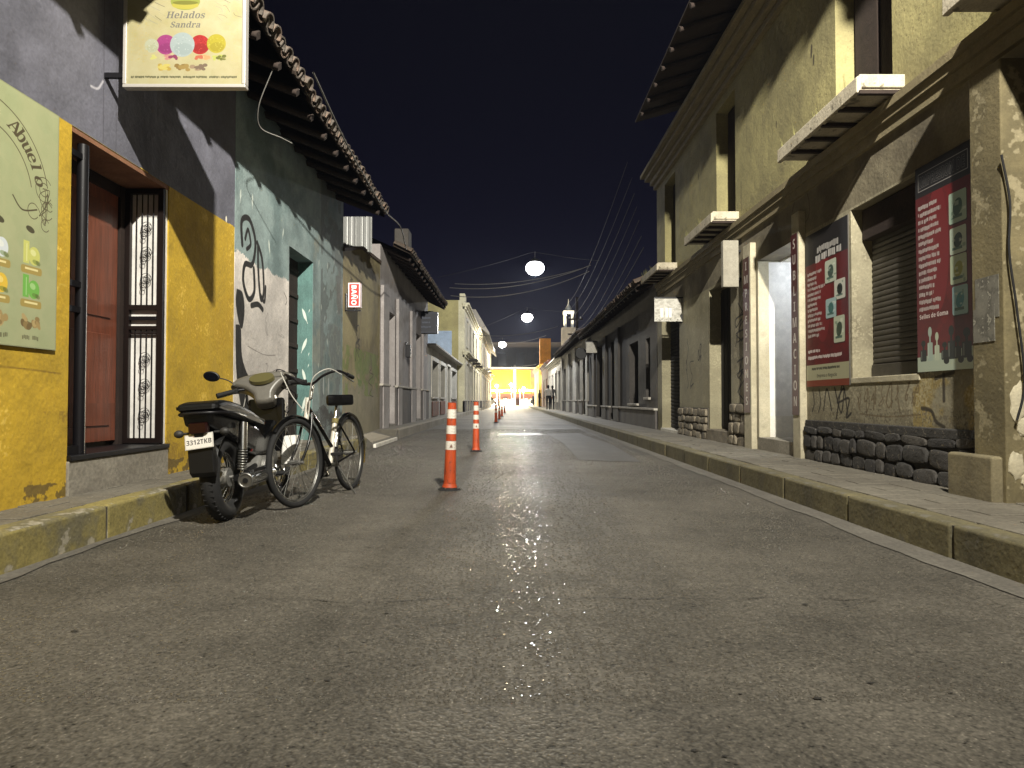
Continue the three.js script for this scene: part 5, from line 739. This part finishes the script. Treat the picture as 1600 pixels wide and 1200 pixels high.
  const en = part('engine', [prof([[0.42, 0.2], [0.72, 0.19], [0.8, 0.26], [0.78, 0.38], [0.5, 0.4], [0.4, 0.32]], 0.22, 0.03), rod(F(0.1, 0.3, 0.55), F(0.135, 0.3, 0.55), 0.09, 0.085, 20), rod(F(0, 0.33, 0.76), F(0, 0.36, 0.95), 0.075, 0.07, 16)], M.alloy, t); for (let i = 0; i < 5; i++) part('cooling_fin', rod(F(0, 0.335 + i * 0.006, 0.79 + i * 0.035), F(0, 0.336 + i * 0.006, 0.797 + i * 0.035), 0.092, 0.092, 20), M.steel, en); part('side_stand', rod(F(-0.12, 0.22, 0.5), F(-0.25, -0.03, 0.46), 0.012), M.iron, t); part('footpeg', [rod(F(-0.24, 0.24, 0.62), F(0.24, 0.24, 0.62), 0.011), rod(F(0.16, 0.245, 0.62), F(0.25, 0.245, 0.62), 0.02)], M.rubber, t);
  part('body_cover', prof([[0.28, 0.56], [0.5, 0.64], [0.68, 0.54], [0.98, 0.66], [1.02, 0.6], [0.82, 0.4], [0.5, 0.4], [0.34, 0.44]], 0.16, 0.025), M.blackGloss, t); part('stripe', prof([[0.34, 0.52], [0.44, 0.58], [0.42, 0.46], [0.36, 0.44]], 0.166, 0.002), M.red, t);
  part('chain_case', prof([[-0.06, 0.24], [0.5, 0.26], [0.5, 0.34], [-0.06, 0.36]], 0.03, 0.01, -0.09), M.black, t);
  // leg shield: white lower wings, dark upper
  for (const s of [-1, 1]) part('leg_shield', prof([[0.82, 0.3], [0.96, 0.26], [1.02, 0.38], [1.02, 0.52], [0.94, 0.52], [0.86, 0.42]], 0.11, 0.02, s * 0.2), M.whiteGloss, t, 'white lower wing of the leg shield');
  part('leg_shield_centre', prof([[0.95, 0.4], [1.0, 0.4], [1.08, 0.8], [1.02, 0.84], [0.98, 0.6]], 0.3, 0.02), M.blackGloss, t);
  // fork, bars, cowl, mirror
  for (const s of [-1, 1]) part('fork', [rod(F(s * 0.075, 0.28, 1.22), F(s * 0.075, 0.55, 1.13), 0.022, 0.022), rod(F(s * 0.075, 0.55, 1.13), F(s * 0.06, 0.88, 1.02), 0.026, 0.026)], M.iron, t);
  const bar = new THREE.Group(); bar.name = 'handlebar'; bar.position.set(0, 0.9, -1.0); bar.rotation.order = 'YXZ'; bar.rotation.y = 0.16; bar.rotation.z = 0.1; t.add(bar);
  part('bar', tube([[-0.34, 0.02, 0.13], [-0.2, 0.04, 0.05], [0, 0.03, 0], [0.2, 0.04, 0.05], [0.34, 0.02, 0.13]], 0.011, 30, 8), M.iron, bar);
  { const sh = new THREE.Shape(new THREE.SplineCurve([[-0.25, 0.03], [-0.2, 0.085], [-0.08, 0.11], [0.08, 0.11], [0.2, 0.085], [0.25, 0.03], [0.15, -0.01], [0.085, -0.08], [0.06, -0.16], [-0.06, -0.16], [-0.085, -0.08], [-0.15, -0.01], [-0.25, 0.03]].map((q) => new THREE.Vector2(...q))).getPoints(72)), g = new THREE.ExtrudeGeometry(sh, { depth: 0.07, bevelEnabled: true, bevelSize: 0.035, bevelThickness: 0.045, bevelOffset: -0.03, bevelSegments: 5 }); part('cowl', metric(g.translate(0, 0, -0.035).rotateX(-0.45).translate(0, 0.03, -0.01)), cowl, bar); }
  part('speedometer', new THREE.CylinderGeometry(0.07, 0.075, 0.03, 24).scale(1.4, 1, 0.8).rotateX(0.75).translate(0, 0.105, 0.05), new THREE.MeshPhysicalMaterial({ color: 0x5f5a3a, roughness: 0.2, clearcoat: 0.8 }), bar); part('headlight', new THREE.SphereGeometry(0.075, 18, 12).scale(1, 1, 0.6).translate(0, 0.02, -0.13), M.whiteGloss, bar);
  for (const s of [-1, 1]) { part('grip', rod([s * 0.23, 0.036, 0.065], [s * 0.35, 0.018, 0.135], 0.018, 0.019, 12), M.rubber, bar); part('lever', tube([[s * 0.19, 0.03, 0.02], [s * 0.27, 0.015, 0.03], [s * 0.36, 0.0, 0.08]], 0.006, 12, 6), M.steel, bar); part('switch_box', new RoundedBoxGeometry(0.04, 0.045, 0.045, 2, 0.01).translate(s * 0.215, 0.035, 0.055), M.black, bar); }
  part('mirror_stem', tube([[-0.2, 0.06, 0.03], [-0.26, 0.13, 0.03], [-0.34, 0.17, 0.05]], 0.005, 14, 6), M.iron, bar); { const m = part('mirror', new THREE.SphereGeometry(1, 18, 12).scale(0.065, 0.042, 0.014), M.black, bar); m.position.set(-0.38, 0.185, 0.06); m.rotation.z = -0.35; part('mirror_glass', new THREE.CircleGeometry(1, 20).scale(0.054, 0.033, 1).translate(0, 0, 0.0145), M.glassDark, m); }
  part('mirror_stem', tube([[0.2, 0.06, 0.03], [0.19, 0.13, 0.02], [0.13, 0.16, 0.02], [0.1, 0.12, 0.0]], 0.005, 14, 6), M.iron, bar);
  part('cable', [tube([F(0.12, 0.93, 1.0), F(0.22, 0.86, 1.12), F(0.14, 0.7, 1.1), F(0.06, 0.6, 1.05)], 0.005, 20, 5), tube([F(-0.12, 0.93, 1.0), F(-0.2, 0.85, 1.12), F(-0.12, 0.68, 1.1)], 0.005, 20, 5)], M.cable, t);
}

// ---------------------------------------------------------------- bicycle (local as above; it faces the camera)
{
  const t = thing('bicycle', 'old black city bicycle with white seat tube standing behind the motorcycle', 'bicycle'); rebaseList.pop();
  const yaw = Math.atan2(-1.665 + 1.515, -(-5.33 + 6.42)); // forward (-z local) towards the front wheel
  t.position.set(-1.47, 0, -6.42); t.rotation.order = 'YXZ'; t.rotation.y = Math.PI + Math.atan2(-0.15, 1.09); t.rotation.z = -0.05;
  const R = 0.345, blk = M.blackGloss, whiteT = surf(0xcfcabd, { stain: 0xa9a395, size: 0.3, rough: 0.4, bump: 0 });
  wheelParts(t, 'wheel', R, 0.022, 0, 32, M.steel, 0, 0.026);
  part('mudguard', arcBand(R + 0.022, 0, 0.2, 3.5, 0.055, 0.003, R, 0.012), M.chrome, t);
  part('seat_tube', [rod(F(0, 0.27, 0.46), F(0, 0.66, 0.3), 0.022, 0.022, 14)], whiteT, t); part('seat_post', rod(F(0, 0.64, 0.31), F(0, 0.8, 0.25), 0.0135), M.chrome, t); part('clamp', rod(F(0, 0.62, 0.316), F(0, 0.66, 0.3), 0.03, 0.03, 12), M.kerbYellow, t);
  part('down_tube', rod(F(0, 0.7, 0.88), F(0, 0.27, 0.47), 0.019, 0.019, 12), blk, t); part('top_tube', rod(F(0, 0.78, 0.87), F(0, 0.42, 0.405), 0.016, 0.016, 12), blk, t); part('head_tube', rod(F(0, 0.67, 0.9), F(0, 0.84, 0.845), 0.021, 0.021, 14), whiteT, t);
  for (const s of [-1, 1]) { part('chain_stay', rod(F(s * 0.03, 0.27, 0.44), F(s * 0.055, R, 0), 0.009), blk, t); part('seat_stay', rod(F(s * 0.022, 0.64, 0.3), F(s * 0.055, R, 0), 0.008), blk, t); part('mudguard_stay', rod(F(s * 0.055, R, 0), F(s * 0.028, R + 0.12, -0.345), 0.003), M.steel, t); }
  const cr = part('crankset', [new THREE.TorusGeometry(0.088, 0.005, 6, 32).rotateY(Math.PI / 2).translate(0.06, 0.27, -0.46), rod(F(-0.07, 0.27, 0.46), F(0.075, 0.27, 0.46), 0.016), rod(F(0.07, 0.27, 0.46), F(0.075, 0.17, 0.33), 0.009), rod(F(-0.07, 0.27, 0.46), F(-0.075, 0.37, 0.59), 0.009)], M.steel, t); for (const [x, y, f] of [[0.12, 0.17, 0.33], [-0.12, 0.37, 0.59]]) part('pedal', box(x - 0.045, x + 0.045, y - 0.012, y + 0.012, -f - 0.035, -f + 0.035, 0.005), M.rubber, cr);
  part('chain_guard', prof([[-0.03, R - 0.05], [0.5, 0.18], [0.58, 0.27], [0.5, 0.37], [0.02, R + 0.045]], 0.012, 0.003, 0.072), M.steel, t);
  part('saddle', (() => { const s = new THREE.Shape(); s.setFromPoints(new THREE.SplineCurve([[0.17, 0], [0.13, 0.025], [0.02, 0.045], [-0.08, 0.095], [-0.12, 0.07], [-0.13, 0], [-0.12, -0.07], [-0.08, -0.095], [0.02, -0.045], [0.13, -0.025], [0.17, 0]].map((q) => new THREE.Vector2(...q))).getPoints(50)); const g = new THREE.ExtrudeGeometry(s, { depth: 0.03, bevelEnabled: true, bevelSize: 0.022, bevelThickness: 0.032, bevelSegments: 5 }); return g.rotateX(-Math.PI / 2).rotateY(Math.PI / 2).translate(0, 0.81, -0.24); })(), M.vinylBlack, t);
  part('saddle_rail', [tube([F(0.02, 0.81, 0.37), F(0.03, 0.785, 0.25), F(0.05, 0.81, 0.13)], 0.004, 12, 5), tube([F(-0.02, 0.81, 0.37), F(-0.03, 0.785, 0.25), F(-0.05, 0.81, 0.13)], 0.004, 12, 5)], M.steel, t);
  part('kick_stand', rod(F(-0.03, 0.28, 0.4), F(-0.16, 0.0, 0.32), 0.008), M.steel, t); part('frame_lock', rod(F(0.045, 0.5, 0.1), F(0.05, 0.42, 0.12), 0.012), M.iron, t);
  const st = new THREE.Group(); st.name = 'steering'; st.position.set(0, 0, -0.98); st.rotation.y = -0.18; t.add(st); // turns about the head tube
  const f0 = 0.1; wheelParts(st, 'wheel', R, 0.022, f0, 32, M.steel, 0, 0.02); part('mudguard', arcBand(R + 0.02, f0, 0.75, 3.6, 0.052, 0.003, R, 0.012), blk, st);
  for (const s of [-1, 1]) part('fork', tube([F(s * 0.03, 0.72, -0.095), F(s * 0.045, 0.62, -0.06), F(s * 0.05, 0.48, 0.0), F(s * 0.05, R, f0)], 0.0105, 20, 8), blk, st);
  part('stem', [rod(F(0, 0.83, -0.13), F(0, 0.95, -0.165), 0.0125), rod(F(0, 0.95, -0.165), F(0, 0.955, -0.11), 0.014)], M.chrome, st);
  part('handlebar', tube([F(-0.25, 1.0, -0.36), F(-0.265, 1.02, -0.26), F(-0.24, 1.045, -0.14), F(-0.14, 1.01, -0.1), F(-0.05, 0.957, -0.1), F(0.05, 0.957, -0.1), F(0.14, 1.01, -0.1), F(0.24, 1.045, -0.14), F(0.265, 1.02, -0.26), F(0.25, 1.0, -0.36)], 0.0105, 60, 8), M.iron, st);
  for (const s of [-1, 1]) { part('grip', rod(F(s * 0.249, 0.998, -0.37), F(s * 0.264, 1.018, -0.26), 0.017, 0.017, 12), M.rubber, st); part('brake_lever', tube([F(s * 0.262, 1.02, -0.2), F(s * 0.285, 0.985, -0.24), F(s * 0.28, 0.96, -0.33)], 0.006, 12, 6), M.steel, st); part('brake_cable', tube([F(s * 0.262, 1.015, -0.18), F(s * 0.22, 1.06, -0.06), F(s * 0.14, 1.0, 0.02), F(s * 0.08, 0.86, 0.0), F(s * 0.02, 0.74, -0.06)], 0.0045, 30, 5), plain(0xb9b7b0, 0.5), st); }
}

// ---------------------------------------------------------------- people far along the pavement
function person(label, x, y, z, turn, pose, cloth, legs, skin, hair) {
  const N = 56, S = 1.0, mc = new MarchingCubes(N, plain(0), true, false, 60000); mc.isolation = 0;
  const P = pose, bones = [[[0, 0.95, 0], [0, 1.32, 0.02], 0.13, 0.15], [[-0.17, 1.38, 0.02], [0.17, 1.38, 0.02], 0.06, 0.06], [[0, 1.42, 0.02], [0, 1.52, 0.03], 0.055, 0.05], [[0, 1.6, 0.04], [0, 1.66, 0.03], 0.085, 0.085]];
  for (const s of [-1, 1]) { const h = s > 0 ? P.r : P.l, a = s > 0 ? P.ar : P.al; bones.push([[s * 0.09, 0.92, 0], [s * 0.1, 0.5, h * 0.16], 0.085, 0.058], [[s * 0.1, 0.5, h * 0.16], [s * 0.1, 0.08, h * 0.22 - Math.abs(h) * 0.1], 0.056, 0.04], [[s * 0.1, 0.05, h * 0.22 - 0.1 * Math.abs(h)], [s * 0.11, 0.035, h * 0.22 + 0.13], 0.04, 0.035]); bones.push([[s * 0.19, 1.36, 0.02], [s * 0.25, 1.1, a * 0.1], 0.05, 0.042], [[s * 0.25, 1.1, a * 0.1], [s * 0.25, 0.86, a * 0.3 + 0.05], 0.04, 0.03], [[s * 0.25, 0.86, a * 0.3 + 0.05], [s * 0.25, 0.77, a * 0.34 + 0.07], 0.03, 0.022]); }
  const H = 1.84, half = H / 2, a = V(), b = V(), p = V();
  for (let k = 0; k < N; k++) for (let j = 0; j < N; j++) for (let i = 0; i < N; i++) {
    p.set((i - N / 2) / (N / 2) * half, (j - N / 2) / (N / 2) * half + 0.88, (k - N / 2) / (N / 2) * half); let d = 9;
    for (const [u, v, r0, r1] of bones) { a.set(...u); b.set(...v); const ba = b.clone().sub(a), t = clamp(p.clone().sub(a).dot(ba) / ba.lengthSq()), q = p.distanceTo(a.addScaledVector(ba, t)) - (r0 + (r1 - r0) * t), h = clamp(0.5 + 0.5 * (d - q) / 0.045); d = d * (1 - h) + q * h - 0.045 * h * (1 - h); }
    mc.field[k * N * N + j * N + i] = -d;
  }
  mc.update(); const n = mc.count, pos = new Float32Array(n * 3), nor = new Float32Array(n * 3), col = new Float32Array(n * 3), C = [cloth, legs, skin, hair].map((c) => new THREE.Color(c));
  for (let i = 0; i < n; i++) { const X = mc.positionArray[i * 3] * half, Y = mc.positionArray[i * 3 + 1] * half + 0.88, Z = mc.positionArray[i * 3 + 2] * half; pos.set([X, Y, Z], i * 3); nor.set([mc.normalArray[i * 3], mc.normalArray[i * 3 + 1], mc.normalArray[i * 3 + 2]], i * 3); const c = Y > 1.5 ? (Z < 0.05 || Y > 1.69 ? C[3] : C[2]) : Y > 0.98 || (Math.abs(X) > 0.19 && Y > 0.9) ? C[0] : Math.abs(X) > 0.19 && Y > 0.7 ? C[2] : C[1]; col.set([c.r, c.g, c.b], i * 3); }
  const g = new THREE.BufferGeometry(); g.setAttribute('position', new THREE.BufferAttribute(pos, 3)); g.setAttribute('normal', new THREE.BufferAttribute(nor, 3)); g.setAttribute('color', new THREE.BufferAttribute(col, 3));
  const m = part(numbered('person'), g, new THREE.MeshStandardMaterial({ vertexColors: true, roughness: 0.9 }), scene); m.userData = { label, category: 'person' }; m.position.set(x, y, z); m.rotation.y = turn;
}
person('person in a white top and dark trousers walking on the right pavement', 2.7, RS, -49, Math.PI, { l: 0.8, r: -0.7, ar: 0.6, al: -0.5 }, 0xb9b4ae, 0x14141a, 0x7a5238, 0x0d0b0a);
person('person in a grey jacket walking beside the one in white', 3.05, RS, -50, Math.PI * 0.95, { l: -0.7, r: 0.7, ar: -0.5, al: 0.6 }, 0x5b5a58, 0x101014, 0x7a5238, 0x0d0b0a);
person('person in dark clothes standing by the yellow corner house', 3.0, RS, -71, Math.PI * 0.6, { l: 0.1, r: -0.1, ar: 0.1, al: 0.2 }, 0x2a2120, 0x15141a, 0x7a5238, 0x0d0b0a);
person('person in a blue-grey shirt at the market junction', 3.3, 0, -96.5, 0.4, { l: 0.2, r: -0.3, ar: 0.3, al: 0.2 }, 0x50586a, 0x1a1a22, 0x7a5238, 0x0d0b0a);

// ---------------------------------------------------------------- cars at the junction
function car(label, x, z, turn, col) {
  const t = thing('parked_car', label, 'car', 'cars at the junction'); rebaseList.pop(); t.position.set(x, 0, z); t.rotation.y = turn;
  const paint = new THREE.MeshPhysicalMaterial({ color: col, roughness: 0.4, clearcoat: 0.8 });
  part('body', prof([[-2, 0.35], [-2.05, 0.75], [-1.9, 0.95], [1.0, 0.95], [1.9, 0.8], [2.05, 0.6], [2.0, 0.3]], 1.65, 0.08), paint, t); part('cabin', prof([[-1.85, 0.93], [-1.5, 1.42], [0.3, 1.45], [1.05, 0.93]], 1.45, 0.1), M.glassDark, t); part('roof', prof([[-1.52, 1.4], [-1.4, 1.48], [0.2, 1.5], [0.34, 1.42]], 1.36, 0.03), paint, t);
  for (const f of [-1.3, 1.35]) for (const s of [-1, 1]) { const w = part('wheel', new THREE.TorusGeometry(0.24, 0.085, 10, 24).rotateY(Math.PI / 2).translate(s * 0.74, 0.325, -f), M.rubber, t); part('rim', rod(F(s * 0.68, 0.325, f), F(s * 0.8, 0.325, f), 0.19, 0.19, 18), M.alloy, w); }
  for (const s of [-1, 1]) { part('headlight', new THREE.SphereGeometry(0.12, 12, 8).scale(1.3, 0.8, 0.4).translate(s * 0.6, 0.68, -2.0), M.whiteGloss, t); part('tail_light', box(s * 0.5, s * 0.75, 0.7, 0.86, 1.98, 2.06, 0.01), M.red, t); }
}
car('white car standing across the junction by the left houses', -4.2, -99.5, Math.PI / 2 + 0.1, 0xd5d2ca); car('grey car standing by the pale blue market stall', 4.9, -101.5, -Math.PI / 2, 0x4a4e58);

// ---------------------------------------------------------------- overhead cables
function wire(label, a, b, sag, r = 0.014, mat = M.cable, group = 'overhead cables along the right roofs') { const pts = []; for (let i = 0; i <= 14; i++) { const k = i / 14; pts.push(V(a[0] + (b[0] - a[0]) * k, a[1] + (b[1] - a[1]) * k - sag * 4 * k * (1 - k), a[2] + (b[2] - a[2]) * k)); } single('overhead_cable', tube(pts, r, 40, 5), mat, label, 'cable', group); }
[['topmost', 2.6, 6.1, 3.3, 7.3, 0.5, 0.006], ['second highest', 2.7, 5.75, 3.4, 6.9, 0.5, 0.006], ['third highest', 2.75, 5.4, 3.5, 6.4, 0.55, 0.007], ['middle', 2.8, 5.1, 3.6, 6.0, 0.6, 0.006], ['third lowest', 2.85, 4.8, 3.7, 5.6, 0.7, 0.007], ['second lowest', 2.9, 4.45, 3.8, 5.3, 0.6, 0.008], ['lowest', 2.95, 4.2, 3.9, 4.9, 0.5, 0.009]].forEach(([w, x0, y0, x1, y1, sag, r]) => wire(w + ' of the thin overhead cables running above the right-hand roofs', [x0, y0, -15.2], [x1 + 0.55, y1, -46], sag, r));
wire('lit overhead cable crossing the road low in front of the near far-lamp', [-2.4, 5.9, -30], [3.1, 6.4, -29], 0.25, 0.016, M.cablePale, 'cables crossing the road');
for (const [y0, y1, D, s, w] of [[5.4, 6.2, 28, 0.35, 'upper pale cable strung across the road from the low shop'], [5.15, 6.05, 28.5, 0.4, 'lower pale cable strung across the road from the low shop'], [5.3, 5.8, 47, 0.3, 'pale cable strung across the road from the cream house'], [6.0, 6.6, 62, 0.35, 'pale cable strung across the road from the tall house'], [5.0, 5.2, 84, 0.2, 'pale cable strung across the road before the market hall']]) wire(w, [-2.45, y0, -D], [3.2, y1, -D + 0.6], s, 0.014 + D * 0.0001, M.cablePale, 'cables crossing the road');
{ // wooden cable pole by the pilaster house
  const t = thing('utility_pole', 'wooden utility pole carrying the overhead cables by the right houses', 'pole');
  part('pole', rod([4.45, 0, -46], [4.45, 7.7, -46], 0.12, 0.09, 12), M.darkWood, t); for (const y of [5.2, 6.2]) part('crossarm', box(3.85, 4.85, y, y + 0.1, -46.16, -46.08), M.darkWood, t); for (const x of [3.95, 4.2, 4.7]) part('insulator', lathe([[0.02, 0], [0.05, 0.03], [0.03, 0.07], [0.045, 0.1], [0.001, 0.13]], 10).translate(x, 6.3, -46.12), M.white, t);
}

// ---------------------------------------------------------------- put each world-built thing's origin at its base
scene.updateMatrixWorld(true);
for (const o of rebaseList) {
  const bb = new THREE.Box3().setFromObject(o); if (bb.isEmpty()) continue; const c = V((bb.min.x + bb.max.x) / 2, bb.min.y, (bb.min.z + bb.max.z) / 2);
  if (o.isMesh) { o.geometry.translate(-c.x, -c.y, -c.z); } else for (const k of o.children) k.position.sub(c);
  o.position.add(c);
}
scene.traverse((o) => { if (o.isMesh) { o.castShadow = true; o.receiveShadow = true; } });
renderer.render(scene, camera);
